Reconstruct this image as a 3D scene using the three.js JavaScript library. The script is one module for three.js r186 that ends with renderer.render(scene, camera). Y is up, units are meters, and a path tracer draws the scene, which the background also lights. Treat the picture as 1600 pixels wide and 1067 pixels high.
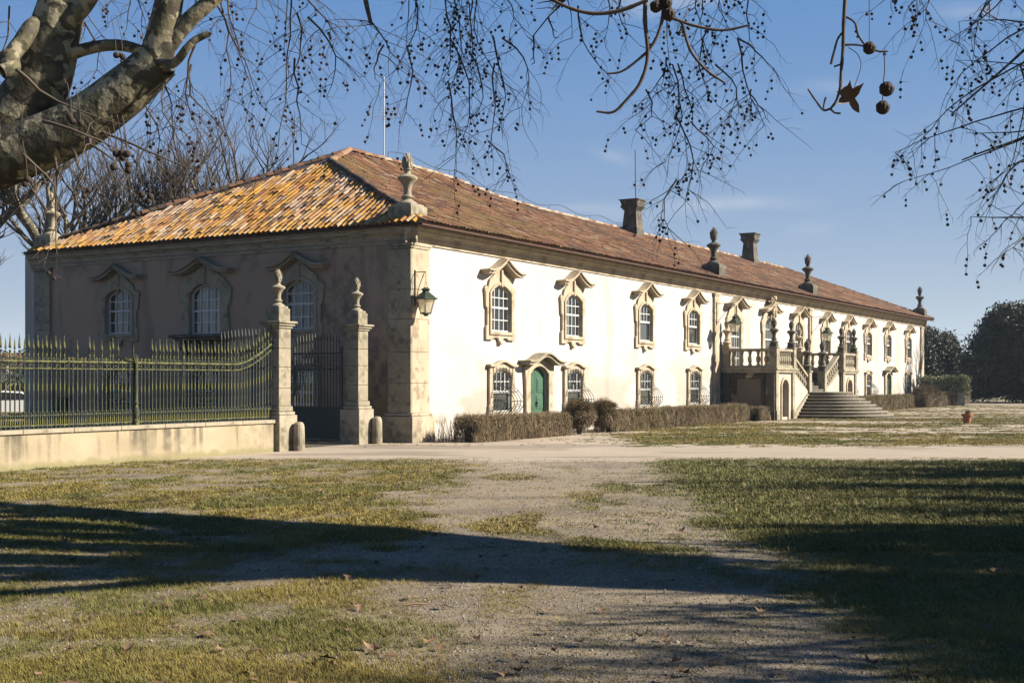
import * as THREE from 'three';
import { mergeGeometries, mergeVertices, toCreasedNormals } from 'three/addons/utils/BufferGeometryUtils.js';
import { RoundedBoxGeometry } from 'three/addons/geometries/RoundedBoxGeometry.js';

// ------------------------------------------------------------------ camera, sky, sun, exposure
const EYE = 2.0, FOCAL = 1952;                       // metres above ground, focal length in 1600-px units
const renderer = new THREE.WebGLRenderer({ antialias: true });
renderer.toneMapping = THREE.LinearToneMapping;
renderer.toneMappingExposure = 2.9;
renderer.shadowMap.enabled = true;
const scene = new THREE.Scene();
const camera = new THREE.PerspectiveCamera(2 * Math.atan(533.5 / FOCAL) * 180 / Math.PI, 1600 / 1067, 0.1, 6000);
camera.position.set(0, EYE, 0);
camera.lookAt(0, EYE, -10);
camera.setViewOffset(1600, 1067, 0, -60.5, 1600, 1067);   // level camera with a raised lens: verticals stay vertical

const rngOf = (s) => () => { s = (s + 0x6d2b79f5) | 0; let t = Math.imul(s ^ (s >>> 15), 1 | s); t = (t + Math.imul(t ^ (t >>> 7), 61 | t)) ^ t; return ((t ^ (t >>> 14)) >>> 0) / 4294967296; };
const lerp = (a, b, t) => a + (b - a) * t, clamp = (x, a = 0, b = 1) => Math.min(b, Math.max(a, x));
const smooth = (a, b, x) => { const t = clamp((x - a) / (b - a)); return t * t * (3 - 2 * t); };
const HT = new Float32Array(65536); { const r = rngOf(7); for (let i = 0; i < 65536; i++) HT[i] = r(); }
function vnoise(x, y, px = 256, py = px) {           // value noise, periodic in whole cells
  const xi = Math.floor(x), yi = Math.floor(y); let fx = x - xi, fy = y - yi; fx = fx * fx * (3 - 2 * fx); fy = fy * fy * (3 - 2 * fy);
  const x0 = ((xi % px) + px) % px & 255, x1 = (((xi + 1) % px) + px) % px & 255, y0 = (((yi % py) + py) % py & 255) << 8, y1 = ((((yi + 1) % py) + py) % py & 255) << 8;
  return lerp(lerp(HT[y0 + x0], HT[y0 + x1], fx), lerp(HT[y1 + x0], HT[y1 + x1], fx), fy);
}
function fbm(x, y, oct = 4, p = 256) { let a = 0.5, s = 0, n = 0; for (let i = 0; i < oct; i++) { s += a * vnoise(x + i * 17, y + i * 31, p); n += a; a *= 0.5; x *= 2; y *= 2; p = Math.min(256, p * 2); } return s / n; }

{ // clear late-winter sky with a few thin streaks of cloud
  const W = 2048, H = 1024, d = new Float32Array(W * H * 4);
  for (let j = 0; j < H; j++) {
    const el = ((j + 0.5) / H - 0.5) * 180;
    for (let i = 0; i < W; i++) {
      const az = ((i + 0.5) / W - 0.5) * 2 * Math.PI;                    // atan2(z, x)
      const e = Math.max(0, el), t = 1 - Math.exp(-e / 9), t2 = smooth(10, 75, e);
      let r = lerp(0.575, 0.045, t), g = lerp(0.641, 0.216, t), b = lerp(0.662, 0.56, t);
      const k = lerp(1, 0.42, t2), sun = 1 + 0.08 * Math.cos(az);        // brighter towards the sun's side (+x)
      r *= k * sun * lerp(1, 0.7, t2); g *= k * sun * lerp(1, 0.85, t2); b *= k * lerp(sun, 1, 0.5);
      if (el > 0 && el < 40) {
        const deg = az * 57.296, cx = deg / 7 + 40, cy = el / 0.9;
        let c = fbm(cx, cy * 0.8 + 9, 5) * fbm(cx * 0.35 + 3, cy * 0.16 + 1, 3);
        c = smooth(0.36, 0.56, c) * smooth(2, 6, el) * smooth(34, 12, el) * 0.42;
        const s1 = Math.exp(-(((deg + 80.2) / 2.0) ** 2) - (((el - 7.95 - 0.03 * (deg + 80)) / 0.28) ** 2)) * (0.45 + 0.7 * fbm(deg * 1.1, el * 4, 4));
        const s2 = Math.exp(-(((deg + 85.3) / 0.8) ** 2) - (((el - 10.1 + 0.3 * (deg + 85.3)) / 0.22) ** 2)) * (0.2 + 0.9 * fbm(deg * 3, el * 6, 4));
        c = clamp(c + 0.5 * s1 + 0.45 * s2, 0, 0.8);
        r = lerp(r, 0.62, c); g = lerp(g, 0.66, c); b = lerp(b, 0.72, c);
      }
      if (el < 0) { const q = smooth(0, -6, el); r = lerp(r, 0.10, q); g = lerp(g, 0.10, q); b = lerp(b, 0.08, q); }
      const o = (j * W + i) * 4; d[o] = r / 2.9; d[o + 1] = g / 2.9; d[o + 2] = b / 2.9; d[o + 3] = 1;
    }
  }
  const t = new THREE.DataTexture(d, W, H, THREE.RGBAFormat, THREE.FloatType);
  t.mapping = THREE.EquirectangularReflectionMapping; t.magFilter = THREE.LinearFilter; t.minFilter = THREE.LinearFilter; t.needsUpdate = true;
  scene.background = t; scene.environment = t;
}
const sun = new THREE.DirectionalLight(new THREE.Color().setRGB(1, 0.91, 0.77), 5);
sun.position.set(117.7, 70, 9); sun.target.position.set(0, 0, 0); sun.castShadow = true; sun.shadow.radius = 1;
sun.shadow.mapSize.set(4096, 4096);
Object.assign(sun.shadow.camera, { left: -130, right: 130, top: 90, bottom: -90, near: 1, far: 400 });
scene.add(sun, sun.target);

// ------------------------------------------------------------------ helpers
const V = (x, y, z) => new THREE.Vector3(x, y, z);
const at = (x, y, Z) => V((x - 800) / FOCAL * Z, EYE + (594 - y) / FOCAL * Z, -Z);   // survey point: sight line and distance to a place
const used = new Map();
function numbered(n) { const k = used.get(n) || 0; used.set(n, k + 1); return k ? n + '_' + String(k).padStart(3, '0') : n; }
function tag(o, label, category, group, kind) { o.userData.label = label; o.userData.category = category; if (group) o.userData.group = group; if (kind) o.userData.kind = kind; return o; }
function thing(name, label, category, group) { const g = new THREE.Group(); g.name = numbered(name); scene.add(g); return tag(g, label, category, group); }
function part(name, geo, mat, parent) { const m = new THREE.Mesh(geo, mat); m.name = name; parent.add(m); return m; }
function sub(name, parent) { const g = new THREE.Group(); g.name = name; parent.add(g); return g; }
function structure(name, geo, mat) { const m = new THREE.Mesh(geo, mat); m.name = name; m.userData.kind = 'structure'; scene.add(m); return m; }
function instanced(name, geo, mat, mats, cols, parent) {
  const m = new THREE.InstancedMesh(geo, mat, mats.length); m.name = name; m.userData.kind = 'stuff';
  const c = new THREE.Color();
  mats.forEach((x, i) => { m.setMatrixAt(i, x); if (cols) { const q = cols[i]; c.setRGB(q[0] * ALB, q[1] * ALB, q[2] * ALB); m.setColorAt(i, c); } });
  parent.add(m); return m;
}
const M4 = (p, q, s) => new THREE.Matrix4().compose(p, q, s);
const EU = (x, y, z, o = 'XYZ') => new THREE.Quaternion().setFromEuler(new THREE.Euler(x, y, z, o));
function metreUV(g) {                                  // box-projected uv in metres
  if (g.index) g = g.toNonIndexed();
  const p = g.attributes.position, n = g.attributes.normal, uv = new Float32Array(p.count * 2);
  for (let i = 0; i < p.count; i += 3) {
    let nx = 0, ny = 0, nz = 0; for (let k = 0; k < 3; k++) { nx += n.getX(i + k); ny += n.getY(i + k); nz += n.getZ(i + k); }
    nx = Math.abs(nx); ny = Math.abs(ny); nz = Math.abs(nz);
    for (let k = 0; k < 3; k++) { const x = p.getX(i + k), y = p.getY(i + k), z = p.getZ(i + k);
      if (ny >= nx && ny >= nz) { uv[(i + k) * 2] = x; uv[(i + k) * 2 + 1] = z; } else if (nx > nz) { uv[(i + k) * 2] = z; uv[(i + k) * 2 + 1] = y; } else { uv[(i + k) * 2] = x; uv[(i + k) * 2 + 1] = y; } }
  }
  g.setAttribute('uv', new THREE.BufferAttribute(uv, 2)); return g;
}
function merge(list) {
  const gs = list.flat().map((g) => { g = g.index ? g.toNonIndexed() : g; for (const k of Object.keys(g.attributes)) if (!['position', 'normal', 'uv'].includes(k)) g.deleteAttribute(k); if (!g.attributes.uv) g.setAttribute('uv', new THREE.BufferAttribute(new Float32Array(g.attributes.position.count * 2), 2)); return g; });
  return metreUV(gs.length > 1 ? mergeGeometries(gs) : gs[0]);
}
function box(w, h, d, x, y, z, bevel = 0) {            // x, z centre; y is the bottom
  const g = bevel ? new RoundedBoxGeometry(w, h, d, 1, bevel) : new THREE.BoxGeometry(w, h, d);
  return g.translate(x, y + h / 2, z);
}
function lathe(profile, seg = 20, x = 0, y = 0, z = 0) {
  const pts = profile.map(([r, h]) => new THREE.Vector2(r, h));
  return toCreasedNormals(new THREE.LatheGeometry(pts, seg), 0.7).translate(x, y, z);
}
function extrude(shape, d, z0 = 0, bevel = 0, curve = 8) {
  return new THREE.ExtrudeGeometry(shape, { depth: d - 2 * bevel, bevelEnabled: bevel > 0, bevelSize: bevel, bevelThickness: bevel, bevelSegments: 1, bevelOffset: -bevel, curveSegments: curve }).translate(0, 0, z0 + bevel);
}
const poly = (pts) => new THREE.Shape(pts.map((p) => new THREE.Vector2(p[0], p[1])));
const hole = (pts) => new THREE.Path(pts.map((p) => new THREE.Vector2(p[0], p[1])));
class MB {                                             // collects tapered tubes into one geometry
  constructor() { this.p = []; this.n = []; this.u = []; this.i = []; }
  tube(pts, rad, sides = 5, v0 = 0) {
    const N = pts.length; let up = Math.abs(pts[1].y - pts[0].y) > 0.9 * pts[0].distanceTo(pts[1]) ? V(1, 0, 0) : V(0, 1, 0), len = v0;
    const base = this.p.length / 3, t = V(), a = V(), b = V();
    for (let k = 0; k < N; k++) {
      t.subVectors(pts[Math.min(N - 1, k + 1)], pts[Math.max(0, k - 1)]).normalize();
      a.copy(up).addScaledVector(t, -up.dot(t)).normalize(); up.copy(a); b.crossVectors(t, a);
      const r = typeof rad === 'number' ? rad : rad[k]; if (k) len += pts[k].distanceTo(pts[k - 1]);
      for (let s = 0; s <= sides; s++) {
        const th = s / sides * 2 * Math.PI, c = Math.cos(th), d = Math.sin(th);
        const nx = a.x * c + b.x * d, ny = a.y * c + b.y * d, nz = a.z * c + b.z * d;
        this.p.push(pts[k].x + nx * r, pts[k].y + ny * r, pts[k].z + nz * r); this.n.push(nx, ny, nz); this.u.push(s / sides * Math.max(0.12, Math.round(6.28 * r * 2) / 2), len);
      }
    }
    for (let k = 0; k < N - 1; k++) for (let s = 0; s < sides; s++) { const q = base + k * (sides + 1) + s, w = q + sides + 1; this.i.push(q, q + 1, w, w, q + 1, w + 1); }
  }
  geo() {
    const g = new THREE.BufferGeometry();
    g.setAttribute('position', new THREE.Float32BufferAttribute(this.p, 3)); g.setAttribute('normal', new THREE.Float32BufferAttribute(this.n, 3)); g.setAttribute('uv', new THREE.Float32BufferAttribute(this.u, 2)); g.setIndex(this.i); return g;
  }
}
function tubeGeo(pts, r, sides = 5) { const m = new MB(); m.tube(pts, r, sides); return m.geo(); }

// ------------------------------------------------------------------ textures and materials
const ALB = 0.72;                                      // common scale of the base colours below
const s2 = (v) => { v = clamp(v); return Math.round(255 * (v <= 0.0031308 ? 12.92 * v : 1.055 * v ** (1 / 2.4) - 0.055)); };
function tex(W, H, f, metresW = 1, metresH = metresW, color = true) {
  const d = new Uint8Array(W * H * 4);
  for (let j = 0; j < H; j++) for (let i = 0; i < W; i++) { const c = f((i + 0.5) / W, (j + 0.5) / H), o = (j * W + i) * 4; if (color) { d[o] = s2(c[0] * ALB); d[o + 1] = s2(c[1] * ALB); d[o + 2] = s2(c[2] * ALB); } else d[o] = d[o + 1] = d[o + 2] = Math.round(255 * clamp(c)); d[o + 3] = 255; }
  const t = new THREE.DataTexture(d, W, H, THREE.RGBAFormat); t.wrapS = t.wrapT = THREE.RepeatWrapping; t.magFilter = THREE.LinearFilter; t.minFilter = THREE.LinearMipmapLinearFilter; t.generateMipmaps = true;
  if (color) t.colorSpace = THREE.SRGBColorSpace; t.repeat.set(1 / metresW, 1 / metresH); t.needsUpdate = true; return t;
}
const mix = (a, b, t) => [lerp(a[0], b[0], t), lerp(a[1], b[1], t), lerp(a[2], b[2], t)];
const std = (o) => new THREE.MeshStandardMaterial({ roughness: 0.85, ...o });
const rgb = (r, g, b) => new THREE.Color().setRGB(r * ALB, g * ALB, b * ALB), WHITE = new THREE.Color(1, 1, 1);

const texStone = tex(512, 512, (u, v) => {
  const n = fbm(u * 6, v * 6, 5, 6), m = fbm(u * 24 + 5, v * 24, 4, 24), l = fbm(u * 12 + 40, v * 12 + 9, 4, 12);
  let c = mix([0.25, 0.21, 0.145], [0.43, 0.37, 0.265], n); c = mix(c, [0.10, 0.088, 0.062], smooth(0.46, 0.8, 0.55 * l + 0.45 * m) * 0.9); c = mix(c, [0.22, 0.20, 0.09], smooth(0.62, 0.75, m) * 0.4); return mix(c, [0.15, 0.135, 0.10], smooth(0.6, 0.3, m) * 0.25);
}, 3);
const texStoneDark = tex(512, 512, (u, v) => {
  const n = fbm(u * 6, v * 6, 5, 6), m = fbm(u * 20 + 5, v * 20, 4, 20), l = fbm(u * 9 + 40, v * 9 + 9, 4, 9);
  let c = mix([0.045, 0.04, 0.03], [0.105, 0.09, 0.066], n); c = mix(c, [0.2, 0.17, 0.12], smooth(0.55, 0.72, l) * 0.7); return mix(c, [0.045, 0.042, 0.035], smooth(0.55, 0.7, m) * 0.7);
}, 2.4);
const texStoneB = tex(256, 256, (u, v) => fbm(u * 32, v * 32, 4, 32), 1.2, 1.2, false);
const texTrim = tex(512, 512, (u, v) => {
  const n = fbm(u * 6, v * 6, 5, 6), l = fbm(u * 14 + 40, v * 14 + 9, 4, 14);
  let c = mix([0.37, 0.295, 0.20], [0.48, 0.40, 0.29], n); return mix(c, [0.19, 0.135, 0.08], smooth(0.48, 0.8, l) * 0.7);
}, 3);
const M = {
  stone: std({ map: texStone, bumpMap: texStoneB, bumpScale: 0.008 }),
  darkStone: std({ map: texStoneDark, bumpMap: texStoneB, bumpScale: 0.012 }),
  trim: std({ map: texTrim, bumpMap: texStoneB, bumpScale: 0.006 }),
  whitePaint: std({ color: rgb(0.56, 0.56, 0.55), roughness: 0.5 }),
  iron: std({ color: rgb(0.035, 0.04, 0.032), roughness: 0.6, metalness: 0.3 }),
  interior: std({ color: rgb(0.10, 0.085, 0.07), roughness: 0.95 }),
  curtain: std({ color: rgb(0.4, 0.385, 0.36), roughness: 0.95 }),
  blind: std({ color: rgb(0.05, 0.042, 0.036), roughness: 0.7 }),
  glass: new THREE.MeshPhysicalMaterial({ color: new THREE.Color().setRGB(0.9, 0.93, 0.92), roughness: 0.03, transmission: 1, thickness: 0, ior: 1.5 }),
  lampGlass: new THREE.MeshPhysicalMaterial({ color: new THREE.Color().setRGB(0.85, 0.8, 0.66), roughness: 0.45, transmission: 0.75, thickness: 0 }),
  verdigris: std({ map: tex(128, 128, (u, v) => mix([0.012, 0.026, 0.014], [0.04, 0.065, 0.036], fbm(u * 8, v * 8, 4, 8)), 0.5), roughness: 0.6, metalness: 0.2 }),
};
const texFence = tex(256, 256, (u, v) => { const n = fbm(u * 8, v * 16, 4, 8), m = fbm(u * 24, v * 24 + 3, 3, 24); return mix(mix([0.028, 0.04, 0.022], [0.115, 0.11, 0.018], smooth(0.42, 0.66, n)), [0.012, 0.012, 0.009], smooth(0.55, 0.7, m)); }, 0.9);
M.fence = std({ map: texFence, roughness: 0.85 });
M.door = std({ map: tex(256, 512, (u, v) => { const g = fbm(u * 48, v * 4, 4, 48), n = fbm(u * 5, v * 5, 4, 5); return mix(mix([0.02, 0.075, 0.04], [0.04, 0.125, 0.066], n), [0.08, 0.13, 0.08], smooth(0.6, 0.8, g) * 0.5); }, 1.2, 2.4), roughness: 0.55 });

// ------------------------------------------------------------------ the manor house: x along the long front, z out of it, corner at the origin
const ANG = Math.atan2(0.8616, 0.5075), CX = -3.26, CZ = -39.8;
function seat(o, u, v, y = 0, turn = 0) { o.position.set(CX + 0.5075 * u - 0.8616 * v, y, CZ - 0.8616 * u - 0.5075 * v); o.rotation.y = ANG + turn; return o; }
const LEN = 73, DEEP = 17.8, WALL_TOP = 6.42, EAVE = 6.95, OV = 0.78, OS = 0.42;
const house = seat(thing('manor_house', 'long two-storey cream manor house with a red tiled hipped roof', 'house'), 0, 0);
const ARC = (w, sp, top, n = 12) => { const h = top - sp, R = (w * w / 4 + h * h) / (2 * h), cy = top - R; return (x) => cy + Math.sqrt(Math.max(0, R * R - x * x)); };
function archPts(w, yb, sp, top, n = 14) { const f = ARC(w, sp, top), p = [[-w / 2, yb], [w / 2, yb]]; for (let i = 0; i <= n; i++) { const x = w / 2 - w * i / n; p.push([x, f(x)]); } return p; }
const shift = (pts, dx) => pts.map(([x, y]) => [x + dx, y]);

// openings
const UP = { w: 1.36, yb: 3.72, sp: 5.08, top: 5.36 }, LO = { w: 1.28, yb: 0.86, sp: 2.12, top: 2.36 }, FR = { w: 1.5, yb: 2.62, sp: 5.05, top: 5.42 }, DO = { w: 1.4, yb: 0.12, sp: 2.22, top: 2.52 };
const upperU = [5.48, 11.05, 17.9, 23.44, 45.5, 50.5, 55.7, 61.3, 67.8], frenchU = [29.2, 34.5, 39.8], lowerU = [5.6, 11.2, 18.0, 23.7, 50.5, 55.8, 67.8], doorU = [8.3, 61.4];
const sideUp = [4.5, 13.15], sideLow = [4.5, 8.8, 13.15];
const texFront = tex(2048, 512, (u, v) => {
  const x = u * 73, y = v * 7.3; const n = fbm(x * 0.6, y * 0.6, 4), m = fbm(x * 3, y * 3, 4), s = fbm(x * 1.7, y * 0.25 + 7, 4);
  let c = mix([0.455, 0.43, 0.395], [0.52, 0.50, 0.47], n);
  c = mix(c, [0.37, 0.30, 0.225], smooth(0.50, 0.68, fbm(x * 0.45 + 60, y * 0.8 + 20, 4)) * smooth(4.6, 1.6, y + m) * 0.65);
  c = mix(c, [0.24, 0.18, 0.115], smooth(0.48, 0.72, m) * smooth(1.15, 0.3, y + (n - 0.5) * 0.9) * 0.75);
  c = mix(c, [0.33, 0.265, 0.185], smooth(0.57, 0.75, s) * 0.4);
  return c;
}, 73, 7.3);
const texSideShaded = tex(1024, 512, (u, v) => {
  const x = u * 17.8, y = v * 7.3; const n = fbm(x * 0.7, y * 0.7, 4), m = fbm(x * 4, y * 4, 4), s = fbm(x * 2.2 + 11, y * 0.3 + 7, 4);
  let c = mix([0.36, 0.25, 0.175], [0.43, 0.305, 0.215], n);  // base darker and warmer than the front: the wall's shade is in the colour
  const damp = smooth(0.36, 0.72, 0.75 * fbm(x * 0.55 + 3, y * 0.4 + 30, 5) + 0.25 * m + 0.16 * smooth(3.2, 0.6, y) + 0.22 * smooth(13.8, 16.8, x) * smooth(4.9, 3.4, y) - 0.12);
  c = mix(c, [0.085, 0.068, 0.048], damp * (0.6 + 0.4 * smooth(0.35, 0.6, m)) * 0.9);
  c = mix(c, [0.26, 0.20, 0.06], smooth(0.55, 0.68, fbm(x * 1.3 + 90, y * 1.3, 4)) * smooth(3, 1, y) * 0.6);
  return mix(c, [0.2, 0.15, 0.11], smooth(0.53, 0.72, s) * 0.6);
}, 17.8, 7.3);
const texPlB = tex(512, 512, (u, v) => 0.6 * fbm(u * 24, v * 24, 4, 24) + 0.4 * fbm(u * 96, v * 96, 2, 96), 2, 2, false);
const plaster = std({ map: texFront, bumpMap: texPlB, bumpScale: 0.01, roughness: 0.95 }), shadedSidePlaster = std({ map: texSideShaded, bumpMap: texPlB, bumpScale: 0.012, roughness: 0.95 });
{
  const w = poly([[0, 0], [LEN, 0], [LEN, EAVE - 0.05], [0, EAVE - 0.05]]);
  for (const u of upperU) w.holes.push(hole(shift(archPts(UP.w, UP.yb, UP.sp, UP.top), u)));
  for (const u of frenchU) w.holes.push(hole(shift(archPts(FR.w, FR.yb, FR.sp, FR.top), u)));
  for (const u of lowerU) w.holes.push(hole(shift(archPts(LO.w, LO.yb, LO.sp, LO.top), u)));
  for (const u of doorU) w.holes.push(hole(shift(archPts(DO.w, DO.yb, DO.sp, DO.top), u)));
  part('front_wall', merge([extrude(w, 0.7, -0.7)]), plaster, house);
  const s = poly([[0, 0], [DEEP - 0.7, 0], [DEEP - 0.7, EAVE - 0.05], [0, EAVE - 0.05]]);
  const put = (v, o) => s.holes.push(hole(shift(archPts(o.w, o.yb, o.sp, o.top), DEEP - v)));
  for (const v of sideUp) put(v, UP); put(8.8, { ...FR, yb: 3.62 }); for (const v of sideLow) put(v, LO);
  s.holes.push(hole(shift([[-0.3, 0.55], [0.3, 0.55], [0.3, 1.35], [-0.3, 1.35]], DEEP - 16.3)));
  const m = part('side_wall', merge([extrude(s, 0.7, -0.7)]), shadedSidePlaster, house); m.rotation.y = -Math.PI / 2; m.position.z = -DEEP; m.position.x = -0.002;
  m.userData.label = 'weathered side wall with its shade put into a darker plaster colour, and dark damp stains';
  part('rear_wall', merge([box(LEN - 0.01, EAVE - 0.05, 0.7, LEN / 2, 0, -DEEP - 0.353)]), plaster, house);
  part('end_wall', merge([box(0.7, EAVE - 0.05, DEEP - 0.7, LEN - 0.35, 0, -DEEP / 2 - 0.35)]), plaster, house);
  part('upper_floor', merge([box(LEN - 1.42, 0.25, DEEP - 0.72, LEN / 2, 2.35, -DEEP / 2 - 0.35)]), M.interior, house);
  part('ground_floor', merge([box(LEN - 1.42, 0.1, DEEP - 0.72, LEN / 2, 0, -DEEP / 2 - 0.35)]), M.interior, house);
  part('ceiling', merge([box(LEN - 1.42, 0.1, DEEP - 0.72, LEN / 2, 6.4, -DEEP / 2 - 0.35)]), M.interior, house);
  part('partition_wall', merge([box(LEN - 6.8, 2.2, 0.2, LEN / 2 + 2, 0.11, -5), box(LEN - 6.8, 3.78, 0.2, LEN / 2 + 2, 2.61, -5), box(0.2, 2.2, DEEP - 6, 5, 0.11, -DEEP / 2 - 2.6), box(0.2, 3.78, DEEP - 6, 5, 2.61, -DEEP / 2 - 2.6)]), M.interior, house);
}
// cornice: swept profile on the front and the left side
{
  const prof = [[0, 0], [0.05, 0], [0.05, 0.10], [0.09, 0.13], [0.1, 0.24], [0.16, 0.31], [0.24, 0.36], [0.25, 0.44], [0.3, 0.47], [0.3, 0.54], [0, 0.54]];
  const s = (len) => { const g = extrude(poly(prof.map(([a, b]) => [a, b])), len, 0); return g; };
  const A = s(LEN + 0.6).rotateY(-Math.PI / 2).translate(LEN + 0.3, WALL_TOP - 0.05, 0).applyMatrix4(new THREE.Matrix4());
  // shape x axis points out of the wall: after the turn it points to +z
  const B = s(DEEP + 0.6); B.applyMatrix4(new THREE.Matrix4().makeBasis(V(-1, 0, 0), V(0, 1, 0), V(0, 0, -1))); B.translate(0, WALL_TOP - 0.053, 0.3);
  part('cornice', merge([A]), M.trim, house); part('cornice', merge([B]), M.stone, house);
  const C = s(DEEP + 0.6); C.applyMatrix4(new THREE.Matrix4().makeBasis(V(1, 0, 0), V(0, 1, 0), V(0, 0, 1))); C.translate(LEN, WALL_TOP - 0.056, -DEEP - 0.3); part('cornice', merge([C]), M.trim, house);
}
// pilasters: base, four or five shaft stones, capital
function pilaster(u, w, out, mat) {
  const g = sub('pilaster', house); g.position.x = u;
  part('plinth', merge([box(w + 0.3, 0.85, out + 0.16, 0, 0, out / 2 + 0.04, 0.03), box(w + 0.2, 0.1, out + 0.1, 0, 0.852, out / 2 + 0.02, 0.03)]), mat, g);
  const hs = [0.95, 1.0, 1.05, 0.95, 1.3]; let y = 0.955;
  for (const h of hs) { part('stone_block', merge([box(w, h - 0.008, out, 0, y, out / 2, 0.012)]), mat, g); y += h; }
  part('capital', merge([box(w + 0.08, 0.07, out + 0.05, 0, 6.21, out / 2 + 0.002, 0.015), box(w + 0.16, 0.08, out + 0.09, 0, 6.29, out / 2 + 0.004, 0.015)]), mat, g);
  return g;
}
pilaster(0.46, 0.98, 0.12, M.trim); pilaster(26.5, 0.6, 0.12, M.trim); pilaster(42.2, 0.6, 0.12, M.trim); pilaster(LEN - 0.42, 0.9, 0.12, M.trim);
{ const a = pilaster(0, 0.9, 0.12, M.stone); a.rotation.y = -Math.PI / 2; a.position.set(-0.003, 0, -0.33); const b = pilaster(0, 0.9, 0.12, M.stone); b.rotation.y = -Math.PI / 2; b.position.set(-0.003, 0, -DEEP + 0.42); }

// window joinery shared by all alike windows
function sash(o, cols, rows, plainBelow = null) {      // rows: y of the glazing bars from bottom to top; frame bar 0.055, bars 0.032
  const f = ARC(o.w, o.sp, o.top), fr = 0.06, gb = 0.034, outer = poly(archPts(o.w - 0.01, o.yb + 0.005, o.sp - 0.004, o.top - 0.005)), panes = [], xs = [];
  for (let i = 0; i <= cols; i++) xs.push(-o.w / 2 + fr + (o.w - 2 * fr) * i / cols);
  const ys = [o.yb + fr, ...rows, 99];
  for (let j = 0; j < ys.length - 1; j++) {
    if (plainBelow !== null && ys[j] < plainBelow - 0.01) {
      if (j === 0) { const pts = [[xs[0], ys[0]], [xs[cols], ys[0]], [xs[cols], plainBelow - gb], [xs[0], plainBelow - gb]]; outer.holes.push(hole(pts)); panes.push(poly(pts)); }
      continue;
    }
    const thick = j > 0 && Math.abs(ys[j] - (plainBelow ?? ys[Math.ceil((ys.length - 1) / 2)])) < 0.01 ? 0.05 : gb / 2;
    for (let i = 0; i < cols; i++) {
      const x0 = xs[i] + (i ? gb / 2 : 0), x1 = xs[i + 1] - (i < cols - 1 ? gb / 2 : 0), y0 = ys[j] + (j ? thick : 0), pts = [[x0, y0], [x1, y0]];
      const yt = ys[j + 1]; for (let k = 0; k <= 3; k++) { const x = lerp(x1, x0, k / 3); pts.push([x, Math.min(yt - gb / 2, f(x) - fr)]); }
      outer.holes.push(hole(pts)); panes.push(poly(pts));
    }
  }
  return { frame: merge([extrude(outer, 0.06, -0.03)]), panes: panes.map((p) => merge([extrude(p, 0.006, -0.008)])) };
}
const grid = sash(UP, 4, [4.14, 4.56, 4.93]), half = sash(UP, 4, [4.56, 4.93], 4.56), low = sash(LO, 4, [1.58, 1.95], 1.58), french = sash(FR, 4, [3.15, 3.7, 4.25, 4.82]), sideFrench = sash({ ...FR, yb: 3.62 }, 4, [4.05, 4.45, 4.85]), lowSide = sash(LO, 4, [1.2, 1.58, 1.95]);
// moulded stone surrounds
function surroundPts(o, ear) { const w = o.w / 2 + 0.26, b = o.yb - 0.3, t = o.top + 0.18; return [[-w - 0.05, b], [-0.55, b], [-0.42, b + 0.07], [-0.2, b + 0.07], [-0.13, b - 0.02], [-0.11, b - 0.16], [0.11, b - 0.16], [0.13, b - 0.02], [0.2, b + 0.07], [0.42, b + 0.07], [0.55, b], [w + 0.05, b], [w + 0.05, b + 0.45], [w - 0.02, b + 0.52], [w - 0.02, o.sp - 0.55], [w + 0.06, o.sp - 0.5], [w + 0.1, o.sp - 0.05], [w + 0.14, o.sp + 0.14], [w + 0.05, o.sp + 0.24], [w - 0.1, o.sp + 0.2], [w - 0.22, t], [0.5, t + 0.14], [0, t + 0.5], [-0.5, t + 0.14], [-w + 0.22, t], [-w + 0.1, o.sp + 0.2], [-w - 0.05, o.sp + 0.24], [-w - 0.14, o.sp + 0.14], [-w - 0.1, o.sp - 0.05], [-w - 0.06, o.sp - 0.5], [-w + 0.02, o.sp - 0.55], [-w + 0.02, b + 0.52], [-w - 0.05, b + 0.45]]; }
function ogee(half, y0, rise, thick, depth, flat = 0.2, z0 = 0.0) {     // pointed bracket-shaped hood
  const up = [], lo = [], N = 12, f = (x) => { const t = clamp(1 - (Math.abs(x) - 0.0) / (half - flat)); return y0 + rise * Math.pow(t, 1.55) + (Math.abs(x) > half - flat ? 0.03 * Math.sin((Math.abs(x) - half + flat) / flat * 3.1) : 0); };
  for (let i = 0; i <= 2 * N; i++) { const x = -half + half * i / N; up.push([x, f(x) + thick]); lo.push([x * 0.985, f(x)]); }
  return extrude(poly([...lo, ...up.reverse()]), depth, z0, 0.02);
}
function hood(half, y0, rise, thick, depth, N = 16) {                    // rounded hood with flat ends
  const f = (x) => y0 + rise * (0.5 + 0.5 * Math.cos(Math.PI * clamp(Math.abs(x) / (half * 0.78)))), up = [], lo = [];
  for (let i = 0; i <= N; i++) { const x = -half + 2 * half * i / N; up.push([x, f(x) + thick]); lo.push([x * 0.985, f(x)]); }
  return extrude(poly([...lo, ...up.reverse()]), depth, 0, 0.015);
}
const upSur = (() => { const s = poly(surroundPts(UP)); s.holes.push(hole(archPts(UP.w - 0.004, UP.yb, UP.sp, UP.top))); const inner = poly(archPts(UP.w + 0.24, UP.yb - 0.12, UP.sp, UP.top + 0.12)); inner.holes.push(hole(archPts(UP.w, UP.yb, UP.sp, UP.top))); return merge([extrude(s, 0.1, 0.002, 0.015), extrude(inner, 0.055, 0.1, 0.012), box(0.13, 0.62, 0.14, 0, 5.30, 0.11, 0.03), box(0.2, 0.12, 0.13, 0, 3.27, 0.08, 0.03)]); })();
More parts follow.
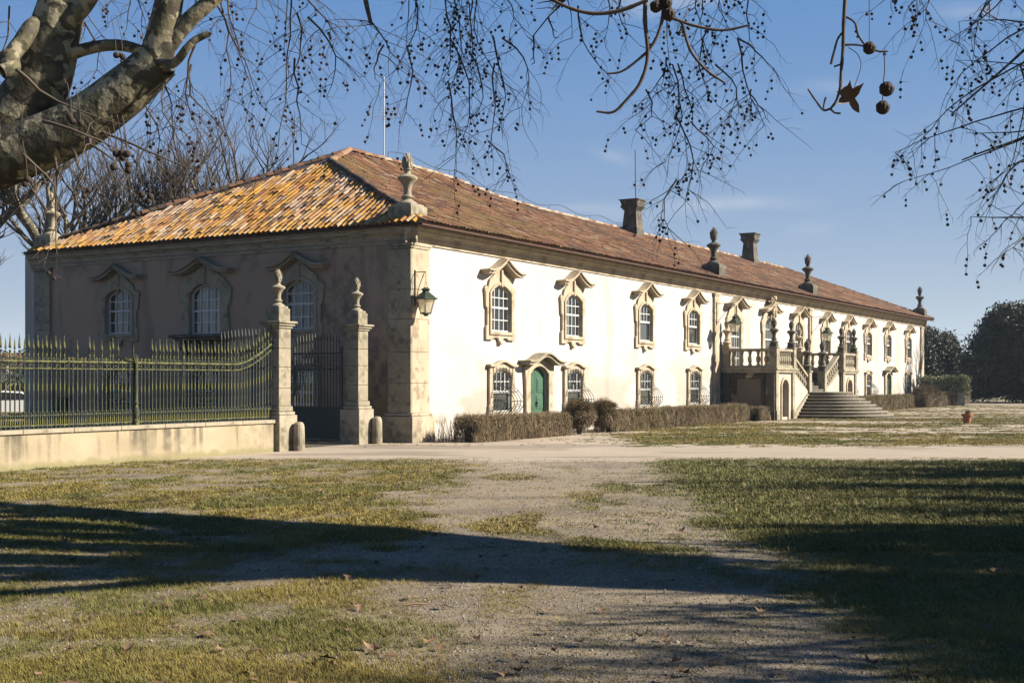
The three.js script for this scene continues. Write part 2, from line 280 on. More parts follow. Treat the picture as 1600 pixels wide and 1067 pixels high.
const upHood = merge([ogee(1.2, 5.70, 0.44, 0.09, 0.36), ogee(1.26, 5.79, 0.45, 0.07, 0.44)]);
const frSur = (o) => { const s = poly([[-1.15, o.yb], [-0.75, o.yb], ...[...Array(15)].map((_, i) => { const x = -0.75 + 1.5 * i / 14; return [x, ARC(o.w, o.sp, o.top)(x)]; }), [0.75, o.yb], [1.15, o.yb], [1.1, 4.6], [1.2, 4.7], [1.26, 5.2], [1.12, 5.35], [0.92, 5.6], [0.5, 5.82], [0, 6.1], [-0.5, 5.82], [-0.92, 5.6], [-1.12, 5.35], [-1.26, 5.2], [-1.2, 4.7], [-1.1, 4.6]]); return merge([extrude(s, 0.12, 0.002, 0.015), box(0.16, 0.6, 0.16, 0, 5.38, 0.12, 0.03)]); };
const frSurG = frSur(FR), frSurS = frSur({ ...FR, yb: 3.62 }), frHood = merge([ogee(1.35, 5.74, 0.46, 0.09, 0.42), ogee(1.42, 5.83, 0.46, 0.07, 0.5)]);
const crest = (() => { const l = [], r = rngOf(5); for (let i = 0; i < 26; i++) { const a = r() * 6.28, d = 0.15 + r() * 0.32; l.push(new THREE.IcosahedronGeometry(0.07 + r() * 0.07, 1).scale(1, 1.3, 0.8).translate(Math.cos(a) * d * 0.9, 6.0 + Math.sin(a) * d * 1.3, 0.28 + r() * 0.15)); } l.push(new THREE.SphereGeometry(0.24, 12, 10).scale(1, 1.35, 0.5).translate(0, 5.98, 0.32)); return merge(l); })();
const loSur = (() => { const w = LO.w / 2 + 0.24, s = poly([[-w - 0.04, 0.62], [w + 0.04, 0.62], [w + 0.04, 1.1], [w, 1.16], [w, 2.45], [0.6, 2.53], [0, 2.62], [-0.6, 2.53], [-w, 2.45], [-w, 1.16], [-w - 0.04, 1.1]]); s.holes.push(hole(archPts(LO.w - 0.004, LO.yb, LO.sp, LO.top))); return merge([extrude(s, 0.1, 0.002, 0.012)]); })();
const loHood = merge([hood(0.97, 2.47, 0.16, 0.09, 0.2)]);
// belly grille of wrought iron for the ground floor windows
const belly = (t) => { const y = lerp(2.46, 0.72, t), b = Math.pow(Math.sin(Math.PI * clamp((t - 0.38) / 0.66)), 1.0) * 0.46 * (t > 0.38 ? 1 : 0); return [y, 0.13 + b]; };
const grilleBar = (() => { const p = []; for (let i = 0; i <= 18; i++) { const [y, z] = belly(i / 18); p.push(V(0, y, z)); } return tubeGeo(p, 0.0125, 5); })();
const grilleRails = [0.5, 0.7, 0.98].map((t) => { const [y, z] = belly(t); return tubeGeo([V(-0.68, y, 0.1), V(-0.68, y, z), V(0.68, y, z), V(0.68, y, 0.1)], 0.012, 4); });
const grilleScroll = (() => { const p = []; for (let i = 0; i <= 26; i++) { const a = i / 26 * 4 * Math.PI, r = 0.2 - 0.15 * i / 26; p.push(V(0, 0.98 + r * Math.sin(a), 0.3 + r * Math.cos(a))); } return tubeGeo(p, 0.012, 4); })();
const grilleArch = (() => { const p = [], f = ARC(LO.w + 0.06, LO.sp + 0.02, LO.top + 0.06); for (let i = 0; i <= 12; i++) { const x = lerp(-0.66, 0.66, i / 12); p.push(V(x, f(x), 0.13)); } return tubeGeo(p, 0.014, 4); })();
function openSash(g, J, z, back, drop) {
  z = (g.rotation.y ? -0.1 : -0.015); part('sash_frame', J.frame, M.whitePaint, g).position.z = z;
  for (const p of J.panes) part('pane', p, M.glass, g).position.z = z;
}
const blindLow = merge([box(UP.w - 0.02, 0.82, 0.03, 0, UP.yb + 0.02, 0)]), blindLo = merge([box(LO.w - 0.02, 0.7, 0.03, 0, LO.yb + 0.02, 0)]);
const curtG = (w, y0, y1) => { const N = 24, g = new THREE.PlaneGeometry(w, y1 - y0, N, 1).translate(0, (y0 + y1) / 2, 0), p = g.attributes.position; for (let i = 0; i < p.count; i++) p.setZ(i, 0.035 * Math.sin(p.getX(i) * 34)); g.computeVertexNormals(); return metreUV(g); };
const curtUp = curtG(0.52, 3.7, 5.3), curtFr = curtG(0.6, 2.7, 5.3);
const spanned = (u, v) => { const g = sub('window', house); if (v === undefined) g.position.x = u; else { g.rotation.y = -Math.PI / 2; g.position.set(0, 0, -v); } return g; };
upperU.forEach((u, i) => {
  const g = spanned(u); part('surround', upSur, M.trim, g); part('hood', upHood, M.trim, g);
  const J = i < 2 ? grid : half; openSash(g, J, -0.24);
  if (i >= 2) part('blind', blindLow, M.blind, g).position.z = -0.09;

});
frenchU.forEach((u, i) => { const g = spanned(u); part('surround', frSurG, M.trim, g); part('hood', frHood, M.trim, g); if (i === 1) part('crest', crest, M.trim, g).userData.label = 'carved stone crest over the middle french window'; openSash(g, french, -0.24); if (i < 2) { const c = part('curtain', curtFr, M.curtain, g), d = part('curtain', curtFr, M.curtain, g); c.position.set(-0.36, 0, -0.4); d.position.set(0.36, 0, -0.4); } });
function grille(g) { for (let k = 0; k < 7; k++) part('grille_bar', grilleBar, M.iron, g).position.x = -0.66 + 0.22 * k; for (const r of grilleRails) part('grille_rail', r, M.iron, g); part('grille_rail', grilleArch, M.iron, g); for (const x of [-0.67, 0.67]) part('grille_scroll', grilleScroll, M.iron, g).position.x = x; }
for (const u of lowerU) { const g = spanned(u); part('surround', loSur, M.trim, g); part('hood', loHood, M.trim, g); openSash(g, low, -0.2); part('blind', blindLo, M.blind, g).position.z = -0.09; grille(g); }
for (const v of sideUp) { const g = spanned(0, v); part('surround', upSur, M.stone, g); part('hood', upHood, M.stone, g); openSash(g, grid, -0.24); }
{ const g = spanned(0, 8.8); part('surround', frSurS, M.stone, g); part('hood', frHood, M.stone, g); openSash(g, sideFrench, -0.24); const c = part('curtain', curtFr, M.curtain, g), d = part('curtain', curtFr, M.curtain, g); c.position.set(-0.36, 0.95, -0.4); d.position.set(0.36, 0.95, -0.4); c.scale.y = d.scale.y = 0.8;
  const b = sub('balcony', house); b.rotation.y = -Math.PI / 2; b.position.set(0, 0, -8.8);
  part('slab', merge([box(2.5, 0.12, 0.62, 0, 3.5, 0.31, 0.03), box(2.3, 0.1, 0.5, 0, 3.4, 0.25, 0.03)]), M.darkStone, b);
  for (const x of [-0.9, -0.3, 0.3, 0.9]) part('bracket', merge([box(0.2, 0.34, 0.34, x, 3.06, 0.17, 0.05), box(0.16, 0.2, 0.2, x, 2.86, 0.1, 0.04)]), M.darkStone, b); }
for (const v of sideLow) { const g = spanned(0, v); part('surround', loSur, M.stone, g); part('hood', loHood, M.stone, g); openSash(g, lowSide, -0.2); if (v > 6) grille(g); }
// doors
doorU.forEach((u, i) => {
  const g = sub('door', house); g.position.x = u; const w = DO.w / 2 + 0.3, s = poly([[-w, 0], [-DO.w / 2, 0], ...archPts(DO.w, 0, DO.sp, DO.top).slice(2).reverse(), [DO.w / 2, 0], [w, 0], [w + 0.04, 1.7], [w + 0.12, 2.5], [0.7, 2.66], [0, 2.86], [-0.7, 2.66], [-w - 0.12, 2.5], [-w - 0.04, 1.7]]);
  part('surround', merge([extrude(s, 0.12, 0.002, 0.015)]), M.trim, g);
  part('hood', merge([hood(1.36, 2.56, 0.3, 0.1, 0.46), hood(1.44, 2.66, 0.3, 0.07, 0.54)]), M.stone, g);
  part('threshold', merge([box(2.0, 0.12, 0.9, 0, 0.002, 0.05, 0.02)]), M.stone, g);
  for (const sx of [-1, 1]) {
    const f = ARC(DO.w, DO.sp, DO.top), x0 = sx < 0 ? -DO.w / 2 + 0.01 : 0.006, x1 = sx < 0 ? -0.006 : DO.w / 2 - 0.01, pts = [[x0, 0.13], [x1, 0.13]]; for (let k = 0; k <= 6; k++) { const x = lerp(x1, x0, k / 6); pts.push([x, f(x) - 0.01]); }
    const leaf = [extrude(poly(pts), 0.05, -0.16)], c = (x0 + x1) / 2; for (const [y, h] of [[0.3, 0.5], [0.92, 0.5], [1.54, 0.55]]) leaf.push(box(0.5, h, 0.03, c, y, -0.102, 0.012), box(0.36, h - 0.16, 0.03, c, y + 0.08, -0.085, 0.012));
    part('door_leaf', merge(leaf), M.door, g);
  }
  part('handle', merge([new THREE.SphereGeometry(0.035, 8, 6).translate(0.09, 1.15, -0.05), box(0.03, 0.22, 0.012, 0.09, 1.0, -0.072)]), M.iron, g);
});
part('vent_shutter', merge([box(0.56, 0.76, 0.05, 0, 0.57, 0)]), M.blind, house).position.set(0.25, 0, -16.3);

// ------------------------------------------------------------------ roof
const roof = sub('roof', house);
const RV = -DEEP / 2;                                        // the ridge lies over z = -8.9
const lift = (u) => 0.55 * smooth(23, 13, u);
function frontH(u, v) { return EAVE + 0.405 * (v + OV) + lift(u) * Math.pow(clamp((v - 1) / 7.9), 4) + 0.05 * (fbm(u * 0.25, v * 0.3 + 50, 3) - 0.5) * smooth(0, 2, v); }
const P0 = { u: 4.6, v: 6.9 };                              // where the orange hip end stops
const sideSlope = (frontH(P0.u, P0.v) - EAVE) / (P0.u + OS), sideH = (u) => EAVE + sideSlope * (u + OS);
const hipU = (v) => v < P0.v ? lerp(-OS, P0.u, (v + OV) / (P0.v + OV)) : lerp(P0.u, 8.3, (v - P0.v) / (8.9 - P0.v));   // left edge of the red slope
const hipR = (v) => LEN + OV - (v + OV) * (8.9 + OV) / (8.9 + OV);
const sideVmin = (u) => lerp(-OV, P0.v, (u + OS) / (P0.u + OS)), sideVmax = (u) => lerp(DEEP + OS, P0.v, (u + OS) / (P0.u + OS));
function sheet(f, nu, nv, mat, name, skirt) {
  const p = [], ix = []; for (let j = 0; j <= nv; j++) for (let i = 0; i <= nu; i++) { const q = f(i / nu, j / nv); p.push(q.x, q.y, q.z); }
  for (let j = 0; j < nv; j++) for (let i = 0; i < nu; i++) { const a = j * (nu + 1) + i, b = a + nu + 1; ix.push(a, a + 1, b, b, a + 1, b + 1); }
  const g = new THREE.BufferGeometry(); g.setAttribute('position', new THREE.Float32BufferAttribute(p, 3)); g.setIndex(ix); g.computeVertexNormals();
  return part(name, metreUV(g), mat, roof);
}
M.deck = std({ map: tex(256, 256, (u, v) => mix([0.05, 0.02, 0.01], [0.105, 0.045, 0.022], fbm(u * 16, v * 16, 4, 16)), 1.5) });
M.tile = std({ color: WHITE, map: tex(256, 256, (u, v) => { const k = (0.55 + 0.7 * fbm(u * 20, v * 20, 4, 20)) / ALB; return [k, k, k]; }, 0.9), roughness: 0.9 });
sheet((s, t) => { const v = lerp(-OV + 0.05, 8.9, t), u = lerp(hipU(v), hipR(v), s); return V(u, frontH(u, v) - 0.03, -v); }, 120, 24, M.deck, 'roof_deck');
sheet((s, t) => { const u = lerp(-OS + 0.05, P0.u, t), v = lerp(sideVmax(u), sideVmin(u), s); return V(u, sideH(u) - 0.03, -v); }, 30, 16, M.deck, 'roof_deck');
// rear slope, whose raised verge shows as a thin edge above the orange slope
const verge = (t) => { const u = lerp(8.3, 1.6, t), v = lerp(8.9, 13.6, t); return V(u, lerp(frontH(8.3, 8.9), sideH(1.6) + 0.12, t), -v); };
sheet((s, t) => { const l = t < 0.6 ? verge(t / 0.6) : V(lerp(1.6, -OS, (t - 0.6) / 0.4), lerp(sideH(1.6) + 0.12, EAVE, (t - 0.6) / 0.4), -lerp(13.6, DEEP + OS, (t - 0.6) / 0.4)); const v = -l.z, r = V(hipR(DEEP - v), frontH(40, 8.9) - 0.405 * (v - 8.9), -v); return V(lerp(l.x, r.x, s), lerp(l.y, lerp(frontH(lerp(8.3, 64, s), 8.9), EAVE, (v - 8.9) / (8.9 + OV)), clamp(s * 6)), -v); }, 40, 20, M.tile, 'rear_slope').material = std({ color: rgb(0.12, 0.05, 0.025) });
sheet((s, t) => { const v = lerp(8.9, -OV, t), u = hipR(v); const y = frontH(60, v); return V(lerp(u, u, s), y, lerp(-v, -(DEEP - v), s)); }, 8, 8, M.deck, 'roof_deck');
{ // short gable wall under the raised verge
  const p = [], ix = []; for (let k = 0; k <= 10; k++) { const q = verge(k / 10); p.push(q.x + 0.25, q.y - 0.06, q.z - 0.05, q.x + 0.25, sideH(Math.min(q.x, P0.u)) - 0.3, q.z - 0.05); } for (let k = 0; k < 10; k++) { const a = k * 2; ix.push(a, a + 1, a + 2, a + 2, a + 1, a + 3); }
  const g = new THREE.BufferGeometry(); g.setAttribute('position', new THREE.Float32BufferAttribute(p, 3)); g.setIndex(ix); g.computeVertexNormals(); part('gable_wall', metreUV(g), M.darkStone, roof);
  { const p2 = [], i2 = []; for (let k = 0; k <= 12; k++) { const a = verge(k / 12), u = lerp(P0.u, 1.6, k / 12); p2.push(a.x, a.y - 0.03, a.z, u, sideH(u) - 0.02, -sideVmax(u)); } for (let k = 0; k < 12; k++) { const a = k * 2; i2.push(a, a + 1, a + 2, a + 2, a + 1, a + 3); } const h = new THREE.BufferGeometry(); h.setAttribute('position', new THREE.Float32BufferAttribute(p2, 3)); h.setIndex(i2); h.computeVertexNormals(); part('dark_gap_sheet', metreUV(h), M.deck, roof); }  // added sheet closing the hole, coloured dark as the shaded gap under the verge
}
// barrel tile
const tileGeo = (() => {
  const g = new THREE.CylinderGeometry(0.082, 0.098, 0.46, 7, 1, true, -Math.PI / 2, Math.PI).rotateX(Math.PI / 2);  // runs along z, arched to... turned below
  g.rotateZ(Math.PI / 2 * 0); return g;
})();
// cylinder arc from -90..90 degrees round +z before the turn; after rotateX the arch faces -y, so flip it
tileGeo.rotateZ(Math.PI); { const p = tileGeo.attributes.position; let my = 0; for (let i = 0; i < p.count; i++) my += p.getY(i); if (my < 0) tileGeo.rotateZ(Math.PI); }
const PITCH = 0.235, ROW = 0.38;
{
  const r = rngOf(11), mats = [], cols = [], S = V(1, 1, 1);
  const slope = Math.atan(0.405), n = Math.ceil((LEN + 2 * OV) / PITCH);
  for (let i = 0; i < n; i++) {
    const u = -OV + PITCH * (i + 0.5);
    for (let v = -OV + 0.17, k = 0; v < 8.85; v += ROW * Math.cos(slope), k++) {
      if (u < hipU(v) + 0.05 || u > hipR(v) - 0.05) continue;
      const y = frontH(u, v), dy = frontH(u, v + 0.2) - frontH(u, v - 0.2), a = Math.atan2(dy, 0.4);
      S.set(0.95 + r() * 0.12, 0.9 + r() * 0.25, 1);
      mats.push(M4(V(u + (r() - 0.5) * 0.025, y + 0.01 + r() * 0.012, -v + (r() - 0.5) * 0.05), EU(a - 0.055 + (r() - 0.5) * 0.03, (r() - 0.5) * 0.07, 0), S));
      const n1 = fbm(u * 0.35, v * 0.5 + 20, 4), n2 = fbm(u * 1.5 + 9, v * 1.5, 3), q = r();
      let c = q < 0.5 ? [0.19, 0.077, 0.03] : q < 0.75 ? [0.26, 0.125, 0.052] : q < 0.9 ? [0.085, 0.033, 0.017] : [0.31, 0.21, 0.12];
      c = mix(c, [0.06, 0.032, 0.018], smooth(0.5, 0.68, n2) * 0.55 + 0.25 * smooth(0.45, 0.65, n1));
      if (u < 14) c = mix(c, [0.22, 0.13, 0.03], smooth(0.5, 0.66, n1 + 0.006 * (14 - u)) * 0.5);
      const k2 = 0.8 + r() * 0.4; cols.push([c[0] * k2, c[1] * k2, c[2] * k2]);
    }
  }
  instanced('roof_tiles', tileGeo, M.tile, mats, cols, roof).userData.label = 'red brown barrel tiles of the long front slope';
  // hip end over the side wall: lichen-covered orange and whitened tiles
  const m2 = [], c2 = [], sl = Math.atan(sideSlope), n3 = Math.ceil((DEEP + 2 * OV) / PITCH), eaves = [];
  for (let i = 0; i < n3; i++) {
    const v = -OV + PITCH * (i + 0.5);
    for (let u = -OS + 0.17, k = 0; u < P0.u; u += ROW * Math.cos(sl), k++) {
      if (v < sideVmin(u) + 0.05 || v > sideVmax(u) - 0.05) continue;
      S.set(0.95 + r() * 0.12, 0.9 + r() * 0.3, 1);
      const mat = M4(V(u + (r() - 0.5) * 0.05, sideH(u) + 0.012 + r() * 0.014, -v + (r() - 0.5) * 0.025), new THREE.Quaternion().multiplyQuaternions(EU(0, -Math.PI / 2 + (r() - 0.5) * 0.07, 0), EU(sl - 0.06, 0, 0)), S);
      const n1 = fbm(u * 0.6 + 70, v * 0.45 + 20, 4), q = r(), low = smooth(2.2, 0, u);
      let c = q < 0.55 ? [0.46, 0.225, 0.028] : q < 0.8 ? [0.33, 0.13, 0.03] : [0.42, 0.29, 0.18];
      c = mix(c, [0.46, 0.34, 0.245], smooth(0.42, 0.6, n1) * (r() < 0.62 ? 0.85 : 0.2) * (1 - 0.7 * low));
      if (r() < 0.1) c = [0.14, 0.08, 0.04];
      const k2 = 0.8 + r() * 0.4; c = [c[0] * k2, c[1] * k2, c[2] * k2];
      if (k === 0) eaves.push([mat, c]); else { m2.push(mat); c2.push(c); }
    }
  }
  instanced('roof_tiles', tileGeo, M.tile, m2, c2, roof).userData.label = 'orange lichened barrel tiles of the hip end';
  const em = [[0.50, 0.26, 0.035], [0.48, 0.33, 0.17], [0.38, 0.17, 0.035]].map((c) => { const m = M.tile.clone(); m.color.setRGB(...c.map((x) => x * ALB)); return m; });
  eaves.forEach(([mat], i) => { const t = part('eave_tile', tileGeo, em[(i * 7 + (i >> 2)) % 3], roof); mat.decompose(t.position, t.quaternion, t.scale); });
  // cap tiles along ridge and hips
  const cap = new THREE.CylinderGeometry(0.125, 0.15, 0.5, 7, 1, true, -Math.PI / 2, Math.PI).rotateX(Math.PI / 2); { const p = cap.attributes.position; let my = 0; for (let i = 0; i < p.count; i++) my += p.getY(i); if (my < 0) cap.rotateZ(Math.PI); }
  const cm = [[0.17, 0.075, 0.035], [0.25, 0.15, 0.08], [0.055, 0.034, 0.02], [0.36, 0.30, 0.23]].map((c) => { const m = M.tile.clone(); m.color.setRGB(...c.map((x) => x * ALB)); return m; });
  const runCap = (A, B, step, pick, raise = 0.05) => { const d = A.distanceTo(B), n = Math.round(d / step), dir = B.clone().sub(A).normalize(); const q = new THREE.Quaternion().setFromRotationMatrix(new THREE.Matrix4().lookAt(dir, V(0, 0, 0), V(0, 1, 0))); for (let k = 0; k < n; k++) { const t = part('ridge_tile', cap, cm[pick(k)], roof); t.position.lerpVectors(A, B, (k + 0.5) / n); t.position.y += raise + (r() - 0.5) * 0.03; t.quaternion.copy(q); t.rotateY(Math.PI + (r() - 0.5) * 0.1); t.rotateX((r() - 0.5) * 0.06 + 0.04); } };
  const Pp = V(P0.u, frontH(P0.u, P0.v), -P0.v), A = V(8.3, frontH(8.3, 8.9), RV);
  runCap(V(-OS + 0.9, frontH(0.5, 0.6), -0.6), Pp, 0.42, () => (r() < 0.7 ? 2 : 0)); runCap(Pp, A, 0.42, () => (r() < 0.6 ? 1 : 0));
  let prev = A; for (let u = 12; u <= 64; u += 4) { const q = V(u, frontH(u, 8.9), RV), far = q; runCap(prev, far, 0.44, () => (r() < 0.45 ? 3 : r() < 0.6 ? 1 : 0)); prev = far; }
  runCap(prev, V(LEN + OV - 0.1, EAVE + 0.06, OV - 0.1), 0.44, () => (r() < 0.6 ? 0 : 2));
  for (let k = 0; k < 9; k++) runCap(verge(k / 9), verge((k + 1) / 9), 0.3, () => (r() < 0.5 ? 2 : 0), 0.02);
  runCap(verge(1), V(-OS + 0.4, EAVE + 0.25, -DEEP - OS + 0.4), 0.42, () => (r() < 0.5 ? 2 : 1), 0.02);
  // gutter boards under the tiles
  part('eave_board', merge([box(LEN + OV + OS - 0.1, 0.05, 0.2, LEN / 2 + (OV - OS) / 2, EAVE - 0.075, OV - 0.14)]), M.deck, roof); part('eave_board', merge([box(0.2, 0.05, DEEP + OV + OS - 0.42, -OS + 0.14, EAVE - 0.072, -DEEP / 2 + (OV - OS) / 2 - 0.1)]), M.deck, roof);
  part('roof_soffit', merge([box(LEN + 0.9, 0.03, 0.64, LEN / 2 + 0.1, EAVE - 0.035, 0.32), box(0.34, 0.03, DEEP, -0.17, EAVE - 0.032, -DEEP / 2)]), M.deck, roof);
}
{ // small raised hipped roof behind the ridge
  const g = new THREE.ConeGeometry(1, 1, 4, 1).rotateY(Math.PI / 4).toNonIndexed(); g.scale(4.4, 1.5, 2.6); g.computeVertexNormals(); g.translate(42.5, 11.15, -13.2); part('rear_pavilion_roof', metreUV(g), std({ color: rgb(0.18, 0.06, 0.032) }), roof);
  part('rear_pavilion_wall', merge([box(5.4, 2.4, 3.0, 42.5, 8.6, -13.2)]), plaster, roof);
}
function chimney(u, z, y, h, w) {
  const c = sub('chimney', house); c.position.set(u, y, z);
  const fr = (a, b, h0, h1) => { const g = new THREE.CylinderGeometry(b * 0.7071, a * 0.7071, h1 - h0, 4, 1).rotateY(Math.PI / 4).toNonIndexed(); g.computeVertexNormals(); return g.translate(0, (h0 + h1) / 2, 0); };
  part('shaft', merge([fr(w, w * 0.66, -0.6, h * 0.68)]), M.darkStone, c);
  part('cap', merge([fr(w * 0.62, w * 0.98, h * 0.68, h * 0.8), fr(w * 0.98, w * 0.9, h * 0.8, h * 0.84), fr(w * 0.86, w * 1.0, h * 0.84, h * 0.97), fr(w * 1.08, w * 1.08, h * 0.97, h)]), M.darkStone, c);
}
chimney(34.6, -8.3, 10.5, 2.15, 1.15); chimney(54.8, -8.3, 10.4, 2.3, 1.15); chimney(4.2, -16.4, 7.9, 0.75, 1.0);

// stone finials: pedestal, turned urn, carved flame
const urnGeo = lathe([[0, 0], [0.34, 0], [0.34, 0.06], [0.28, 0.1], [0.2, 0.16], [0.16, 0.2], [0.22, 0.25], [0.22, 0.3], [0.15, 0.34], [0.13, 0.5], [0.16, 0.66], [0.26, 0.82], [0.34, 0.88], [0.36, 0.95], [0.3, 1.0], [0.2, 1.05], [0.12, 1.09], [0.1, 1.2], [0.16, 1.24], [0.14, 1.29], [0, 1.29]], 18);
const flameGeo = (() => { const l = [], r = rngOf(3); for (let k = 0; k < 5; k++) for (let j = 0; j < 7; j++) { const t = k / 4, a = j / 7 * 6.283 + k * 0.45, R = 0.2 * Math.sin(Math.PI * (0.25 + 0.7 * t)) + 0.015; l.push(new THREE.ConeGeometry(0.065, 0.3, 5).rotateZ(-0.34 + r() * 0.2).rotateY(-a).translate(Math.cos(a) * R * 0.8, 1.36 + t * 0.36, Math.sin(a) * R * 0.8)); } l.push(lathe([[0, 1.27], [0.12, 1.28], [0.13, 1.42], [0.12, 1.62], [0.06, 1.78], [0, 1.82]], 10)); return merge(l); })();
function finial(parent, s, mat, pedestal, x, y, z, name = 'finial') {
  const g = sub(name, parent); g.position.set(x, y, z); const [pw, ph] = pedestal;
  part('pedestal', merge([box(pw, ph, pw, 0, 0, 0, 0.02), box(pw * 0.84, 0.07, pw * 0.84, 0, ph - 0.002, 0, 0.02)]), mat, g);
  const a = part('urn', urnGeo, mat, g), b = part('flame', flameGeo, mat, g); a.scale.setScalar(s); b.scale.setScalar(s); a.position.y = b.position.y = ph + 0.06; return g;
}
finial(house, 0.92, M.stone, [0.92, 0.5], 0.3, 7.08, -0.3); finial(house, 0.92, M.stone, [0.92, 0.5], 0.3, 7.08, -DEEP + 0.5);
for (const u of [26.6, 42.2, LEN - 0.5]) finial(house, 1.0, M.darkStone, [0.95, 0.62], u, 7.16, -0.1);

// ------------------------------------------------------------------ entrance staircase in front of the middle windows
{
  const st = seat(thing('entrance_staircase', 'baroque stone entrance staircase with balustrades, urns and fanned steps', 'staircase'), 0, 0);
  const FL = 2.62, Z1 = 2.83, MID = 34.75, mir = (u, s) => s < 0 ? u : 2 * MID - u;
  const balG = lathe([[0, 0], [0.1, 0], [0.1, 0.06], [0.06, 0.09], [0.1, 0.2], [0.125, 0.3], [0.1, 0.42], [0.06, 0.5], [0.085, 0.56], [0.06, 0.6], [0.1, 0.64], [0.1, 0.7], [0, 0.7]], 12);
  const texRender = tex(256, 256, (u, v) => mix([0.38, 0.33, 0.27], [0.50, 0.45, 0.38], fbm(u * 6, v * 6, 4, 6)), 3); M.render = std({ map: texRender });
  const texFlank = tex(512, 512, (u, v) => { const n = fbm(u * 5, v * 2, 5, 5), m = fbm(u * 14, v * 14, 4, 14); return mix(mix([0.30, 0.23, 0.15], [0.42, 0.33, 0.23], n), [0.04, 0.03, 0.019], smooth(0.36, 0.56, 0.6 * fbm(u * 8 + 3, v * 3, 4, 8) + 0.4 * m) * 0.95); }, 2.9);  // tan ground with dense dark streaks, darker than the front render
  M.streakedWall = std({ map: texFlank }); M.niche = std({ color: rgb(0.15, 0.115, 0.085) });
  function balustrade(A, B, n, name = 'balustrade', slope = false) {     // A, B: foot of the rail run
    const g = sub(name, st), d = B.clone().sub(A), L = Math.hypot(d.x, d.z), yaw = Math.atan2(-d.z, d.x), pitch = Math.atan2(d.y, L);
    const rail = (h, t, w, nm) => { const q = part(nm, merge([box(L / Math.cos(pitch), t, w, 0, 0, 0, 0.02)]), M.stone, g); q.position.lerpVectors(A, B, 0.5); q.position.y += h; q.rotation.set(0, yaw, pitch, 'YXZ'); };
    rail(0.0, 0.12, 0.28, 'base_rail'); rail(0.82, 0.14, 0.32, 'hand_rail');
    for (let k = 0; k < n; k++) { const b = part('baluster', balG, M.stone, g); b.position.lerpVectors(A, B, (k + 0.5) / n); b.position.y += 0.118 + (slope ? 0.005 : 0); }
    return g;
  }
  for (const s of [-1, 1]) {
    const x0 = mir(27.3, s), x1 = mir(30.3, s), a = Math.min(x0, x1), b = Math.max(x0, x1), c = (a + b) / 2;
    const f = poly([[a, 0], [b, 0], [b, FL - 0.25], [a, FL - 0.25]]); f.holes.push(hole(shift(archPts(1.0, 0.14, 1.75, 2.02), c)));
    part('block_wall', merge([extrude(f, 0.3, Z1 - 0.3), box(0.3, FL - 0.25, Z1 - 0.3, b - 0.15, 0, (Z1 - 0.3) / 2)]), M.render, st);
    part('block_wall', merge([box(0.3, FL - 0.25, Z1 - 0.3, a + 0.15, 0, (Z1 - 0.3) / 2)]), M.streakedWall, st).userData.label = 'black streaked flank of the staircase block';
    part('niche_door', merge([box(1.1, 2.1, 0.05, c, 0.1, Z1 - 0.27)]), M.niche, st);
    const nf = poly([[-0.64, 0], [-0.5, 0], ...archPts(1.0, 0, 1.75, 2.02).slice(2).reverse(), [0.5, 0], [0.64, 0], ...archPts(1.28, 0, 1.75, 2.17).slice(2)]); const q = part('niche_surround', merge([extrude(nf, 0.07, 0.002, 0.01)]), M.trim, st); q.position.set(c, 0.002, Z1);
    for (const e of [a + 0.2, b - 0.2]) part('corner_pier', merge([box(0.42, FL - 0.25, 0.09, e, 0.001, Z1 + 0.045, 0.015), box(0.5, 0.5, 0.14, e, 0, Z1 + 0.072, 0.02)]), M.stone, st);
    for (const z of [0.25, Z1 - 0.22]) part('corner_pier', merge([box(0.09, FL - 0.25, 0.44, a - 0.045, 0.001, z, 0.015), box(0.14, 0.5, 0.5, a - 0.072, 0, z, 0.02)]), M.darkStone, st);
    part('flank_panel', merge([box(0.05, 1.45, 1.25, a - 0.02, 0.62, 1.5, 0.015)]), M.niche, st); part('flank_panel', merge([box(0.09, 0.14, 1.6, a - 0.045, 2.1, 1.5, 0.02), box(0.09, 0.12, 1.5, a - 0.045, 0.5, 1.5, 0.02), box(0.08, 1.5, 0.14, a - 0.04, 0.61, 0.8, 0.02), box(0.08, 1.5, 0.14, a - 0.04, 0.61, 2.2, 0.02)]), M.streakedWall, st);
    part('terrace_slab', merge([box(b - a + 0.24, 0.13, Z1 + 0.12, c, FL - 0.25, (Z1 + 0.12) / 2 + 0.01, 0.03), box(b - a + 0.36, 0.12, Z1 + 0.18, c, FL - 0.12, (Z1 + 0.18) / 2 + 0.012, 0.03)]), M.stone, st);
    balustrade(V(a + 0.1, FL, 0.45), V(a + 0.1, FL, Z1 - 0.25), 5); balustrade(V(a + 0.35, FL, Z1 - 0.08), V(b - 0.35, FL, Z1 - 0.08), 7);
    for (const [px, pz] of [[a + 0.14, Z1 - 0.08], [b - 0.14, Z1 - 0.08]]) { part('post', merge([box(0.42, 0.98, 0.42, px, FL + 0.001, pz, 0.02), box(0.5, 0.07, 0.5, px, FL + 0.98, pz, 0.02)]), M.stone, st); finial(st, 0.66, M.darkStone, [0.36, 0.14], px, FL + 1.05, pz, 'urn_finial'); }
    part('post', merge([box(0.4, 0.98, 0.4, a + 0.12, FL + 0.001, 0.28, 0.02), box(0.46, 0.07, 0.46, a + 0.12, FL + 0.98, 0.28, 0.02)]), M.stone, st); finial(st, 0.66, M.trim, [0.36, 0.14], a + 0.12, FL + 1.05, 0.28, 'urn_finial');
    // sloping wall and balustrade down to the newel
    const n0 = mir(33.34, s), t0 = mir(30.3, s), w = poly(s < 0 ? [[t0 + 0.002, 0], [n0, 0], [n0, 1.3], [t0 + 0.002, 2.5]] : [[n0, 0], [t0 - 0.002, 0], [t0 - 0.002, 2.5], [n0, 1.3]]);
